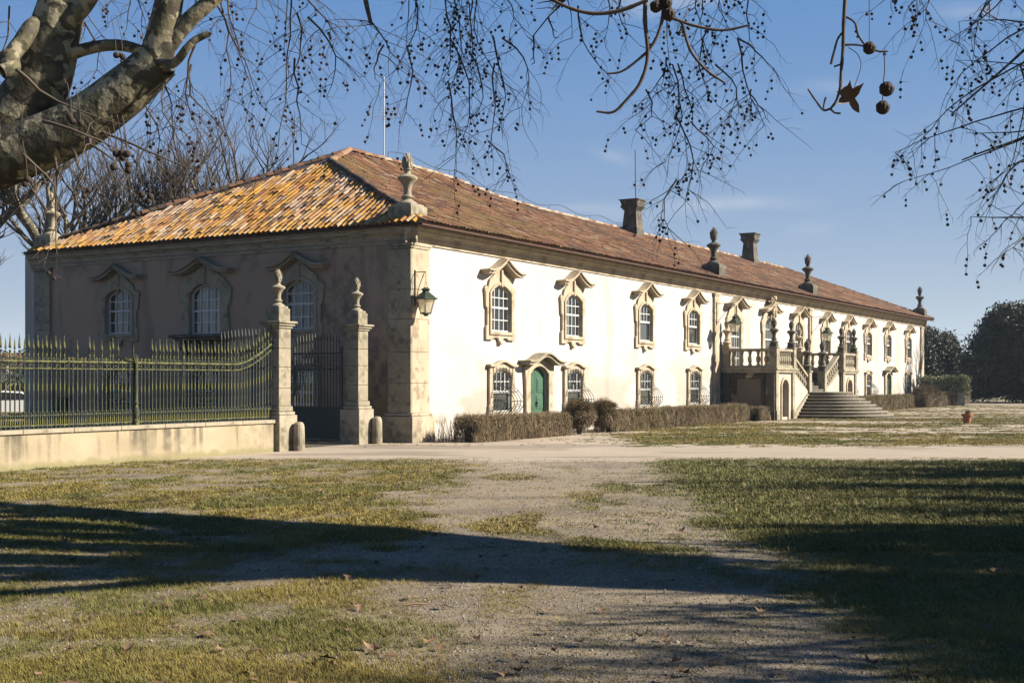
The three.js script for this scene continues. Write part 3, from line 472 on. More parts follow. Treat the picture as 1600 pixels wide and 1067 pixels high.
    part('sloping_wall', merge([extrude(w, 0.3, Z1 - 0.42)]), M.render, st);
    part('stringer', merge([extrude(poly(s < 0 ? [[t0 + 0.004, 0], [n0 - 0.2, 0], [n0 - 0.2, 1.25], [n0 - 0.5, 1.25], [t0 + 0.3, 0.25], [t0 + 0.004, 0.2]] : [[n0 + 0.2, 0], [t0 - 0.004, 0], [t0 - 0.004, 0.2], [t0 - 0.3, 0.25], [n0 + 0.5, 1.25], [n0 + 0.2, 1.25]]), 0.1, Z1 - 0.12, 0.01)]), M.stone, st);
    balustrade(V(t0 - s * 0.05, 2.52, Z1 - 0.27), V(n0 + s * 0.22, 1.32, Z1 - 0.27), 8, 'balustrade', true);
    part('newel', merge([box(0.46, 1.3, 0.5, n0, 0.002, Z1 - 0.24, 0.02), box(0.42, 1.12, 0.42, n0, 1.3, Z1 - 0.24, 0.02), box(0.52, 0.08, 0.52, n0, 2.42, Z1 - 0.24, 0.02)]), M.stone, st); finial(st, 0.8, M.darkStone, [0.38, 0.16], n0, 2.5, Z1 - 0.24, 'urn_finial');
  }
  part('terrace_slab', merge([box(8.6, FL - 0.002, 1.0, MID, 0, 0.505)]), M.stone, st);
  const R = rngOf(9);
  for (let k = 0; k < 8; k++) {
    const r = 3.75 - 0.3 * k, p = [[-r, -0.42]]; p.push([-r, 0]); for (let i = 1; i < 28; i++) { const a = Math.PI - Math.PI * i / 28; p.push([r * Math.cos(a), r * Math.sin(a)]); } p.push([r, 0], [r, -0.42]);
    const clampX = p.map(([x, y]) => [clamp(x, -4.42, 4.42), -y]);
    const g = new THREE.ExtrudeGeometry(poly(y2(clampX)), { depth: 0.165, bevelEnabled: true, bevelSize: 0.012, bevelThickness: 0.012, bevelSegments: 1, bevelOffset: -0.012 });
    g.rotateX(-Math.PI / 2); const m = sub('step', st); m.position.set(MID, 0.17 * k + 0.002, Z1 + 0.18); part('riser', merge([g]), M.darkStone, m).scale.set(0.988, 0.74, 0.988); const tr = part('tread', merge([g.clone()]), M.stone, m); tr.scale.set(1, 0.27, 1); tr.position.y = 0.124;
  }
  function y2(a) { return a; }
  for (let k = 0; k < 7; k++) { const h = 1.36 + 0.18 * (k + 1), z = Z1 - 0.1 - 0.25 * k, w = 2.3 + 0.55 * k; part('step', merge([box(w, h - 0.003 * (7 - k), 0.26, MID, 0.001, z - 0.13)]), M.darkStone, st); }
}
// ------------------------------------------------------------------ wall lanterns
function lantern(u, y, reach, top, label) {
  const l = seat(thing('wall_lantern', label, 'lantern', 'lanterns on the long front'), u, 0);
  part('bracket', merge([box(0.05, 1.15, 0.03, 0, top - 1.1, 0.137), tubeGeo([V(0, top - 0.02, 0.13), V(0, top - 0.02, reach)], 0.016, 5), tubeGeo([V(0, top - 1.0, 0.14), V(0, top - 0.45, reach * 0.55), V(0, top - 0.04, reach * 0.9)], 0.013, 5)]), M.verdigris, l);
  part('hanger', merge([tubeGeo([V(0, top - 0.02, reach), V(0, y + 0.62, reach)], 0.01, 4), tubeGeo([V(-0.1, y + 0.42, reach), V(0, y + 0.64, reach), V(0.1, y + 0.42, reach)], 0.01, 4)]), M.verdigris, l);
  const g = (a, b, h0, h1, n = 6) => { const q = new THREE.CylinderGeometry(b, a, h1 - h0, n, 1, false).toNonIndexed(); q.computeVertexNormals(); return q.translate(0, y + (h0 + h1) / 2, reach); };
  part('cap', merge([g(0.4, 0.16, 0.1, 0.27), g(0.42, 0.42, 0.07, 0.1), g(0.13, 0.12, 0.27, 0.37), g(0.19, 0.06, 0.37, 0.44)]), M.verdigris, l);
  for (let k = 0; k < 6; k++) { // six tapered panes and their bars
    const a0 = k / 6 * 6.283, a1 = (k + 1) / 6 * 6.283, P = (r, a, yy) => V(r * Math.sin(a), y + yy, reach + r * Math.cos(a)), A = P(0.19, a0, -0.36), B = P(0.19, a1, -0.36), C = P(0.33, a1, 0.07), D = P(0.33, a0, 0.07);
    const q = new THREE.BufferGeometry(); q.setAttribute('position', new THREE.Float32BufferAttribute([A, B, C, A, C, D].flatMap((v) => [v.x, v.y, v.z]), 3)); q.computeVertexNormals(); part('pane', metreUV(q), M.lampGlass, l);
    part('frame_bar', tubeGeo([A, D], 0.013, 4), M.verdigris, l);
  }
  part('base', merge([g(0.2, 0.2, -0.4, -0.36), g(0.05, 0.12, -0.47, -0.4)]), M.verdigris, l);
  part('burner', merge([g(0.05, 0.05, -0.36, -0.1, 8)]), M.whitePaint, l);
  return l;
}
lantern(0.1, 4.5, 0.55, 5.46, 'green metal lantern on the corner pilaster');
lantern(26.4, 4.75, 1.08, 5.85, 'green metal lantern left of the staircase');
lantern(42.2, 4.75, 1.08, 5.85, 'green metal lantern right of the staircase');

// ------------------------------------------------------------------ gate pillars, wheel guards, gate, fence
function pillar(u, v, y0, label) {
  const p = seat(thing('gate_pillar', label, 'pillar', 'stone gate pillars'), u, v, y0);
  part('plinth', merge([box(0.76, 1.12, 0.76, 0, -0.1, 0, 0.02), box(0.68, 0.1, 0.68, 0, 1.018, 0, 0.03), box(0.6, 0.16, 0.6, 0, 1.115, 0, 0.04)]), M.stone, p);
  let y = 1.276; for (const h of [0.5, 0.6, 0.52, 0.56]) { part('stone_block', merge([box(0.5, h - 0.008, 0.5, 0, y, 0, 0.012)]), M.stone, p); y += h; }
  part('capital', merge([box(0.58, 0.07, 0.58, 0, y, 0, 0.015), box(0.68, 0.07, 0.68, 0, y + 0.07, 0, 0.015), box(0.78, 0.06, 0.78, 0, y + 0.14, 0, 0.015)]), M.stone, p);
  finial(p, 0.57, M.stone, [0.48, 0.36], 0, y + 0.2, 0, 'urn_finial'); return p;
}
pillar(-5.66, 0.54, 0, 'stone gate pillar with urn at the end of the iron fence'); pillar(-1.45, 1.0, 0.08, 'stone gate pillar with urn nearest the house corner');
for (const [u, v, l] of [[-5.4, 0.0, 'squat round stone wheel guard before the fence-side gate pillar'], [-1.12, 0.46, 'squat round stone wheel guard before the house-side gate pillar']]) {
  const g = lathe([[0, -0.1], [0.17, -0.1], [0.165, 0.3], [0.155, 0.66], [0.14, 0.76], [0.09, 0.82], [0, 0.835]], 18), p = g.attributes.position; for (let i = 0; i < p.count; i++) { const k = 1 + 0.08 * (fbm(p.getX(i) * 9 + u, p.getY(i) * 5 + p.getZ(i) * 7, 3) - 0.5); p.setX(i, p.getX(i) * k); p.setZ(i, p.getZ(i) * k); } g.computeVertexNormals();
  const b = new THREE.Mesh(metreUV(g), M.stone); b.name = numbered('wheel_guard'); scene.add(b); tag(b, l, 'bollard', 'stone wheel guards'); seat(b, u, v, u > -3 ? 0.04 : 0);
}
const spear = (() => { const l = [new THREE.ConeGeometry(0.03, 0.24, 4).translate(0, 0.16, 0), new THREE.SphereGeometry(0.026, 6, 4).translate(0, 0.02, 0), new THREE.CylinderGeometry(0.024, 0.012, 0.05, 5).translate(0, -0.06, 0)]; return merge(l); })();
const scrollC = (() => { const p = []; for (let i = 0; i <= 10; i++) { const a = i / 10 * 5.2, r = 0.052 - 0.03 * i / 10; p.push(V(r * Math.cos(a), r * Math.sin(a), 0)); } return tubeGeo(p, 0.008, 4); })();
{
  const texLow = tex(1024, 128, (u, v) => {
    const x = u * 16, y = v; const n = fbm(x * 1.2, y * 2, 4), m = fbm(x * 6, y * 6, 4), st = 0.6 * fbm(x * 2.1, y * 0.15 + 3, 3) + 0.4 * fbm(x * 9, y * 0.5 + 13, 3), st2 = fbm(x * 0.8 + 60, 5, 3);
    let c = mix([0.31, 0.245, 0.145], [0.42, 0.35, 0.235], n); const run = smooth(0.49, 0.66, st) * smooth(-0.1, 0.85, y + (m - 0.5) * 0.5);
    c = mix(c, [0.07, 0.06, 0.04], run * 0.85); c = mix(c, [0.12, 0.095, 0.06], smooth(0.5, 0.8, st2) * smooth(0.3, 0.75, m) * 0.5); return mix(c, [0.18, 0.17, 0.06], smooth(0.22, 0.05, y + (m - 0.5) * 0.2) * 0.7);
  }, 16, 1);
  const w = seat(thing('garden_wall', 'low streaked cream wall under the iron fence', 'wall'), 0, 0.5);
  part('wall', merge([box(14.0, 0.9, 0.36, -12.98, -0.1, 0)]), std({ map: texLow, bumpMap: texPlB, bumpScale: 0.01 }), w);
  for (let k = 0; k < 10; k++) part('coping_stone', merge([box(1.392, 0.1, 0.46, -6.68 - 1.4 * k, 0.802, 0, 0.015)]), M.stone, w);
  const f = seat(thing('iron_fence', 'tall spiked wrought-iron fence with yellow-green moss', 'fence'), 0, 0.5, 0.9), r = rngOf(21);
  const rise = (u) => 0.62 * Math.pow(clamp((u + 7.4) / 1.45), 1.6), bars = 112;
  const barG = new THREE.BoxGeometry(0.024, 1, 0.024).translate(0, 0.5, 0), barU = metreUV(barG);
  const dogG = merge([box(0.016, 0.26, 0.016, 0, 0, 0), new THREE.ConeGeometry(0.02, 0.09, 4).translate(0, 0.3, 0)]);
  for (let k = 0; k < bars; k++) {
    const u = -6.0 - 0.122 * k, up = rise(u), h = 1.52 + up, lean = r() < 0.05 ? (r() - 0.5) * 0.1 : (r() - 0.5) * 0.012;
    const b = part('fence_bar', barU, M.fence, f); b.position.set(u, 0, 0); b.rotation.z = lean; const broken = (k > 36 && k < 58 && r() < 0.62);
    b.scale.y = broken ? h + 0.12 : h + 0.24;
    if (!broken) { const s = part('spear_head', spear, M.fence, f); s.position.set(u - lean * h, h + 0.26, 0); s.scale.setScalar(k % 2 ? 1.0 : 1.25); if (k % 2 === 0) s.position.y += 0.03; }
    for (const yy of [0.05]) { const s = part('scroll', scrollC, M.fence, f); s.position.set(u + 0.061, h + yy, 0); s.rotation.z = k; }
    if (k % 2 === 0) { const s = part('scroll', scrollC, M.fence, f); s.position.set(u + 0.061, h - 0.1, 0); s.rotation.z = 2 + k; }
    part('dog_bar', dogG, M.fence, f).position.set(u + 0.061, 0.06, 0);
  }
  for (const [y0, t] of [[1.52, 0.034], [1.36, 0.02]]) { const p = []; for (let k = 0; k <= 60; k++) { const u = -5.92 - 13.8 * k / 60 * (k < 12 ? 0.6 * k / 12 + 0.4 * 1 : 1); p.push(V(u, y0 + rise(u), 0)); } part('rail', tubeGeo(p.sort((a, b) => b.x - a.x), t, 4), M.fence, f); }
  part('rail', merge([box(13.8, 0.035, 0.03, -12.85, 0.06, 0)]), M.fence, f); part('rail', merge([box(13.8, 0.02, 0.02, -12.85, 0.3, 0)]), M.fence, f);
  for (const u of [-10.96, -16.0]) { part('post', lathe([[0, 0], [0.08, 0], [0.08, 0.12], [0.05, 0.16], [0.07, 0.24], [0.075, 0.42], [0.045, 0.48], [0.07, 0.54], [0.045, 0.6], [0.04, 1.6], [0.05, 1.7], [0, 1.72]], 10, u, 0, 0.04), M.fence, f);
    part('brace', tubeGeo([V(u, 1.5, 0.02), V(u - 0.3, 1.78, 0.25), V(u - 0.42, 1.95, 0.4)], 0.022, 5), M.fence, f).userData.label = 'bent broken iron stay leaning off the post'; }
}
function gateLeaf(label, u, v, len, turn, dir) {
  const g = seat(thing('iron_gate', label, 'gate', 'leaves of the entrance gate'), u, v, 0.1, turn), L = len * dir, r = rngOf(31);
  part('frame', merge([box(0.05, 2.9, 0.05, 0.03 * dir, 0.05, 0), box(0.05, 2.9, 0.05, L, 0.05, 0), box(len, 0.05, 0.045, L / 2, 0.06, 0.002), box(len, 0.05, 0.045, L / 2, 1.02, 0.002), box(len, 0.05, 0.045, L / 2, 2.22, 0.002), box(len, 0.05, 0.045, L / 2, 2.72, 0.002)]), M.iron, g);
  part('kick_panel', merge([box(len - 0.06, 0.92, 0.02, L / 2, 0.1, 0)]), M.iron, g);
  const n = Math.round(len / 0.12); for (let k = 1; k < n; k++) { const x = L * k / n; part('gate_bar', merge([box(0.022, 2.0, 0.022, x, 1.05, 0)]), M.iron, g); const s = part('spear_head', spear, M.iron, g); s.position.set(x, 3.02 + 0.12 * Math.sin(Math.PI * k / n), 0); for (const y of [2.35, 2.5, 2.62]) { const c = part('scroll', scrollC, M.iron, g); c.position.set(x + 0.05, y, 0); c.rotation.z = k + y * 4; } part('gate_bar', merge([box(0.018, 0.3, 0.018, x, 2.74, 0)]), M.iron, g); }
}
gateLeaf('open dark iron gate leaf swung in beside the house-side pillar', -1.8, 1.28, 1.95, Math.PI / 2, 1);
gateLeaf('open dark iron gate leaf swung in behind the fence-side pillar', -5.5, 0.85, 1.95, Math.PI / 2 + 0.1, 1);
// ------------------------------------------------------------------ antennas and wires on the roof
{
  const a = seat(thing('roof_antenna', 'white television aerial mast on the left of the ridge', 'antenna', 'aerials on the roof ridge'), 10.7, 8.9, 11.3);
  const alu = std({ color: rgb(0.55, 0.55, 0.57), metalness: 0.6, roughness: 0.4 });
  part('mast', tubeGeo([V(0, -0.2, 0), V(0, 3.7, 0)], 0.03, 6), alu, a); part('boom', tubeGeo([V(-0.75, 2.1, 0.9), V(0.3, 1.95, -0.3)], 0.016, 4), alu, a);
  for (let k = 0; k < 7; k++) { const t = k / 6; part('element', tubeGeo([V(lerp(-0.75, 0.3, t) - 0.35, lerp(2.1, 1.95, t), lerp(0.9, -0.3, t) - 0.3), V(lerp(-0.75, 0.3, t) + 0.35, lerp(2.1, 1.95, t), lerp(0.9, -0.3, t) + 0.3)], 0.007, 4), alu, a); }
  const b = seat(thing('roof_antenna', 'thin dark aerial mast leaning beside the near chimney', 'antenna', 'aerials on the roof ridge'), 37.0, 9.2, 10.8);
  part('mast', tubeGeo([V(0, 0, 0), V(-0.35, 5.2, 0.1)], 0.03, 5), M.iron, b); part('boom', tubeGeo([V(-0.9, 2.95, 0.3), V(0.55, 3.05, -0.2)], 0.014, 4), alu, b); for (let k = 0; k < 5; k++) part('element', tubeGeo([V(-0.8 + 0.3 * k, 2.8 + k * 0.02, 0.28), V(-0.8 + 0.3 * k, 3.15 + k * 0.02, 0.28)], 0.008, 4), alu, b);
  const w = seat(thing('ridge_cable', 'thin black cable strung along the roof ridge', 'cable'), 0, 8.9, 0); const wire = new MB(); const pts = []; for (let k = 0; k <= 40; k++) { const u = 11 + 24 * k / 40; pts.push(V(u, frontH(u, 8.9) + 0.42 + 0.12 * Math.sin(k * 0.78), 0)); } wire.tube(pts, 0.014, 4); for (let k = 0; k <= 40; k += 8) wire.tube([V(pts[k].x, pts[k].y - 0.5, 0), pts[k]], 0.014, 4); part('cable', wire.geo(), M.iron, w);
}
// ------------------------------------------------------------------ leaves, hedges and shrubs
function leafClump(seed, n, size, spread, slim = 0.5) {
  const r = rngOf(seed), p = [], nn = [], ix = [];
  for (let k = 0; k < n; k++) {
    const q = EU(r() * 6.28, r() * 6.28, r() * 6.28), c = V((r() - 0.5), (r() - 0.5), (r() - 0.5)).multiplyScalar(spread), s = size * (0.7 + 0.6 * r()), b = p.length / 3;
    for (const [x, y, z] of [[0, -0.5, 0], [slim * 0.5, 0, 0.12], [0, 0.5, 0], [-slim * 0.5, 0, 0.12]]) { const v = V(x, y, z).multiplyScalar(s).applyQuaternion(q).add(c); p.push(v.x, v.y, v.z); }
    ix.push(b, b + 1, b + 2, b, b + 2, b + 3);
  }
  const g = new THREE.BufferGeometry(); g.setAttribute('position', new THREE.Float32BufferAttribute(p, 3)); g.setIndex(ix); const f = g.toNonIndexed(); f.computeVertexNormals(); f.setAttribute('uv', new THREE.Float32BufferAttribute(new Float32Array(f.attributes.position.count * 2), 2)); return f;
}
const leafMat = new THREE.MeshPhysicalMaterial({ color: WHITE, roughness: 0.6, side: THREE.DoubleSide }), dryMat = std({ color: WHITE, roughness: 0.9, side: THREE.DoubleSide });
const clumpHedge = leafClump(41, 10, 0.055, 0.16), clumpTwig = (() => { const m = new MB(), r = rngOf(43); for (let k = 0; k < 5; k++) { const x = (r() - 0.5) * 0.14, z = (r() - 0.5) * 0.14; m.tube([V(x, -0.16, z), V(x + (r() - 0.5) * 0.07, 0, z + (r() - 0.5) * 0.07), V(x + (r() - 0.5) * 0.16, 0.16, z + (r() - 0.5) * 0.16)], [0.006, 0.005, 0.003], 3); } return m.geo(); })();
const pickCol = (r, list) => { const c = list[Math.floor(r() * list.length)], k = 0.7 + 0.6 * r(); return [c[0] * k, c[1] * k, c[2] * k]; };
function hedge(name, label, cat, u0, u1, v, w, h, dens, leafCols, twigCols, group, seed) {
  const g = seat(thing(name, label, cat, group), u0, v, 0), r = rngOf(seed), L = u1 - u0, A = [], B = [], ca = [], cb = [], n = Math.round(dens * L * (h * 2 + w));
  for (let k = 0; k < n; k++) {
    const x = r() * L, top = h * (0.93 + 0.18 * (fbm(x * 1.3 + seed, 3, 3) - 0.3)), q = r(); let y, z; if (q < 0.62) { y = Math.pow(r(), 0.8) * top; z = (r() < 0.72 ? 1 : -1) * w * (0.5 - 0.2 * r() * r()) * (0.92 + 0.14 * fbm(x * 2, y * 2 + seed, 2)); } else { y = top * (0.9 + 0.12 * r()); z = (r() - 0.5) * w; }
    if (r() < 0.55) { A.push(M4(V(x, y, z), EU(r() * 6, r() * 6, r() * 6), V(1, 1, 1).multiplyScalar(0.7 + 0.6 * r()))); ca.push(pickCol(r, leafCols)); } else { B.push(M4(V(x, Math.max(0.14, y - 0.08), z), EU((r() - 0.5) * 0.5, r() * 6, (r() - 0.5) * 0.5), V(1, 0.8 + 0.8 * r(), 1))); cb.push(pickCol(r, twigCols)); }
  }
  const core = box(L - 0.3, h * 0.6, w * 0.35, L / 2, 0, 0, 0.1); part('core_branches', merge([core]), std({ color: rgb(0.035, 0.028, 0.016) }), g);
  instanced('leaves', clumpHedge, dryMat, A, ca, g); instanced('twigs', clumpTwig, dryMat, B, cb, g); return g;
}
const brownL = [[0.24, 0.155, 0.07], [0.16, 0.115, 0.045], [0.11, 0.11, 0.035], [0.32, 0.22, 0.11]], brownT = [[0.22, 0.16, 0.095], [0.30, 0.23, 0.14], [0.13, 0.09, 0.05]], oliveL = [[0.16, 0.135, 0.035], [0.11, 0.12, 0.03], [0.22, 0.16, 0.065]], boxL = [[0.03, 0.045, 0.015], [0.045, 0.055, 0.02], [0.06, 0.05, 0.02]];
hedge('clipped_hedge', 'dry brown clipped hedge between the house corner and the green door', 'hedge', 0.9, 7.4, -1.5, 0.85, 0.78, 190, brownL, brownT, 'hedges along the front', 1);
hedge('clipped_hedge', 'long dry clipped hedge right of the green door', 'hedge', 10.4, 25.6, -1.7, 0.85, 0.78, 170, [...brownL, ...oliveL], brownT, 'hedges along the front', 2);
hedge('clipped_hedge', 'short dark hedge against the staircase flank', 'hedge', 25.75, 27.1, -1.9, 1.5, 0.62, 170, boxL, brownT, 'hedges along the front', 3);
hedge('clipped_hedge', 'olive clipped hedge beyond the staircase', 'hedge', 44.0, 58.0, -2.2, 1.0, 0.95, 90, oliveL, brownT, 'hedges along the front', 4);
hedge('clipped_hedge', 'dark clipped hedge by the far corner of the house', 'hedge', 60.5, 72.5, -2.4, 1.2, 1.0, 90, boxL, brownT, 'hedges along the front', 6);
function ball(label, u, v, rad, cy, cols, seed, n, name = 'round_shrub') {
  const g = seat(thing(name, label, 'shrub', 'round clipped shrubs'), u, v, 0), r = rngOf(seed), A = [], B = [], ca = [], cb = [];
  for (let k = 0; k < n; k++) { const d = V(r() - 0.5, r() - 0.5, r() - 0.5).normalize().multiplyScalar(rad * (0.62 + 0.42 * Math.sqrt(r()))); const p = V(d.x, cy + d.y * 1.02, d.z); if (p.y < 0.12) continue; if (r() < 0.55) { A.push(M4(p, EU(r() * 6, r() * 6, r() * 6), V(1, 1, 1))); ca.push(pickCol(r, cols)); } else { B.push(M4(p, new THREE.Quaternion().setFromUnitVectors(V(0, 1, 0), d.clone().normalize()), V(1, 1, 1))); cb.push(pickCol(r, brownT)); } }
  instanced('leaves', clumpHedge, dryMat, A, ca, g); instanced('twigs', clumpTwig, dryMat, B, cb, g); const s = new MB(); for (let k = 0; k < 7; k++) { const a = k * 0.9; s.tube([V(Math.cos(a) * 0.06, 0, Math.sin(a) * 0.06), V(Math.cos(a) * 0.16, cy * 0.6, Math.sin(a) * 0.16), V(Math.cos(a) * rad * 0.5, cy, Math.sin(a) * rad * 0.5)], [0.025, 0.02, 0.01], 5); } part('stems', s.geo(), std({ color: rgb(0.1, 0.075, 0.05) }), g);
}
ball('brown twiggy ball shrub directly before the green door', 8.35, -1.75, 0.52, 0.72, brownL, 51, 900); ball('brown twiggy ball shrub at the start of the long hedge', 10.25, -1.8, 0.5, 0.72, brownL, 52, 900);
ball('dark rounded shrub before the far door', 61.2, -2.6, 0.75, 0.85, boxL, 53, 600); ball('larger dark rounded shrub among the far hedges', 63.4, -2.6, 0.85, 0.8, boxL, 54, 600);
{ // sparse suckers sprouting at the corner plinth
  const g = seat(thing('corner_shoots', 'thin bare shoots sprouting at the house corner plinth', 'shrub'), 0.5, -0.75), m = new MB(), r = rngOf(61); for (let k = 0; k < 60; k++) { const x = r() * 1.4 - 0.3, z = (r() - 0.5) * 0.6, h = 0.25 + 0.6 * r(), a = (r() - 0.5) * 0.5, b = (r() - 0.5) * 0.5; m.tube([V(x, 0, z), V(x + a * h * 0.5, h * 0.55, z + b * h * 0.5), V(x + a * h, h, z + b * h * 1.2)], [0.008, 0.006, 0.003], 3); } part('stems', m.geo(), std({ color: rgb(0.17, 0.125, 0.075) }), g);
}

// ------------------------------------------------------------------ ground: lawn, gravel path, cross drive
// X to the right, D away from the viewer, in metres
function cover(X, D) {                                   // 0 gravel ... 1 full turf, and how lush the turf is
  const n1 = fbm(X * 0.55 + 40, D * 0.55 + 11, 4), n2 = fbm(X * 1.9 + 7, D * 1.9 + 60, 3), e = (n1 - 0.5) * 2.6 + (n2 - 0.5) * 1.1;
  const half = 1.75 + 0.02 * D, c = 0.75 + 0.012 * D, path = smooth(half + 0.75, half - 0.55, Math.abs(X - c) + e * 0.62);
  const drive = smooth(30.6, 32.2, D + e * 0.8) * smooth(38.8, 37.0, D + e * 0.7 - 0.03 * Math.max(0, X));
  const gate = smooth(31.5, 33.5, D + e) * smooth(1.5, -0.5, X) * smooth(-9, -6, X) * smooth(44, 41, D);
  const lush = smooth(0.6, 3.2, X) * smooth(31.6, 30, D) * smooth(9, 15, D);
  let g = X < c ? smooth(0.22, 0.46, n1 * 0.62 + n2 * 0.38 + 0.02) : smooth(0.18, 0.36, n1 * 0.6 + n2 * 0.4 + 0.06 * lush);
  if (X < c + 1.6) g *= 0.3 + 0.7 * smooth(0.38, 0.56, n1 * 0.4 + n2 * 0.6);
  if (D > 37) g = smooth(0.36, 0.60, fbm(X * 0.13 + 3, D * 0.42, 4) * 0.6 + n2 * 0.4) * 0.9;
  g *= (1 - 0.93 * path) * (1 - 0.95 * drive) * (1 - 0.95 * gate);
  const tuft = path * smooth(0.56, 0.66, fbm(X * 0.8 + 90, D * 0.35 + 5, 3)) * 0.8; g = Math.max(g, tuft * 0.7 * smooth(30, 26, D) * smooth(9, 13, D));
  return [clamp(g), lush, Math.max(path, drive, gate)];
}
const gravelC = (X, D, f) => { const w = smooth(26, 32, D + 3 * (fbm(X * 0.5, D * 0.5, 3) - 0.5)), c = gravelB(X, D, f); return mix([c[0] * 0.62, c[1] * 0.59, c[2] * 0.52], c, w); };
const gravelB = (X, D, f) => { const a = fbm(X * 0.9, D * 0.9 + 33, 4), b = f ? vnoise(X * 60, D * 60) : 0.5, d = f ? vnoise(X * 130 + 9, D * 130) : 0.5; let c = mix([0.31, 0.25, 0.185], [0.47, 0.385, 0.29], 0.5 * a + 0.5 * b); c = mix(c, [0.55, 0.48, 0.38], smooth(0.72, 0.95, d) * 0.8); return mix(c, [0.10, 0.075, 0.05], smooth(0.35, 0.1, d) * 0.5 + smooth(0.5, 0.68, fbm(X * 0.35 + 5, D * 0.9, 4)) * 0.4); };
const turfC = (X, D, lush, f) => { const a = fbm(X * 1.4 + 20, D * 1.4, 4), b = f ? vnoise(X * 45 + 3, D * 45) : 0.5, s = fbm(X * 0.5 + 80, D * 0.5, 3); let c = mix([0.15, 0.118, 0.026], [0.085, 0.092, 0.014], lush * 0.8 + (s - 0.5)); c = mix(c, [0.05, 0.045, 0.014], smooth(0.55, 0.25, b) * 0.6); return mix(c, [0.25, 0.185, 0.075], smooth(0.45, 0.72, a) * (0.6 - 0.4 * lush)); };
function groundSheet(name, x0, x1, d0, d1, y, W, H, fine) {
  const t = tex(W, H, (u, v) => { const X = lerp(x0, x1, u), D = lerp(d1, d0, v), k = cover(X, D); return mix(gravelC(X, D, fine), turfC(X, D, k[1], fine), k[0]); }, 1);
  t.wrapS = t.wrapT = THREE.ClampToEdgeWrapping;
  const g = new THREE.PlaneGeometry(x1 - x0, d1 - d0).rotateX(-Math.PI / 2).translate((x0 + x1) / 2, y, -(d0 + d1) / 2);
  const uv = g.attributes.uv, p = g.attributes.position; for (let i = 0; i < p.count; i++) uv.setXY(i, (p.getX(i) - x0) / (x1 - x0), (d1 + p.getZ(i)) / (d1 - d0));
  { const u2 = uv; for (let i = 0; i < p.count; i++) u2.setXY(i, (p.getX(i) - x0) / (x1 - x0), 1 - (-p.getZ(i) - d0) / (d1 - d0) === 0 ? 0 : (d1 - (-p.getZ(i))) / (d1 - d0)); }
  const m = std({ map: t, roughness: 0.95 }); structure(name, g, m); return m;
}
{
  const far = tex(512, 512, (u, v) => mix([0.10, 0.09, 0.03], [0.17, 0.145, 0.07], fbm(u * 10, v * 10, 5, 10)), 60);
  const g = metreUV(new THREE.PlaneGeometry(7000, 7000).rotateX(-Math.PI / 2)); structure('ground', g, std({ map: far, roughness: 1 }));
}
{ // dark yard sheet added behind fence and house end to cut bounced light
  const g = new THREE.PlaneGeometry(34, 44).rotateX(-Math.PI / 2), m = structure('yard', metreUV(g), std({ map: tex(256, 256, (u, v) => { const k = fbm(u * 12, v * 12, 4, 12); return mix([0.03, 0.027, 0.022], [0.07, 0.06, 0.045], k); }, 5), roughness: 0.95 })); seat(m, -17.2, 22.9, 0.018);
}
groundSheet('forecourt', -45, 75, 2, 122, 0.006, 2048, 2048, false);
groundSheet('lawn_and_path', -13, 15, 5, 40, 0.012, 2048, 2048, true);
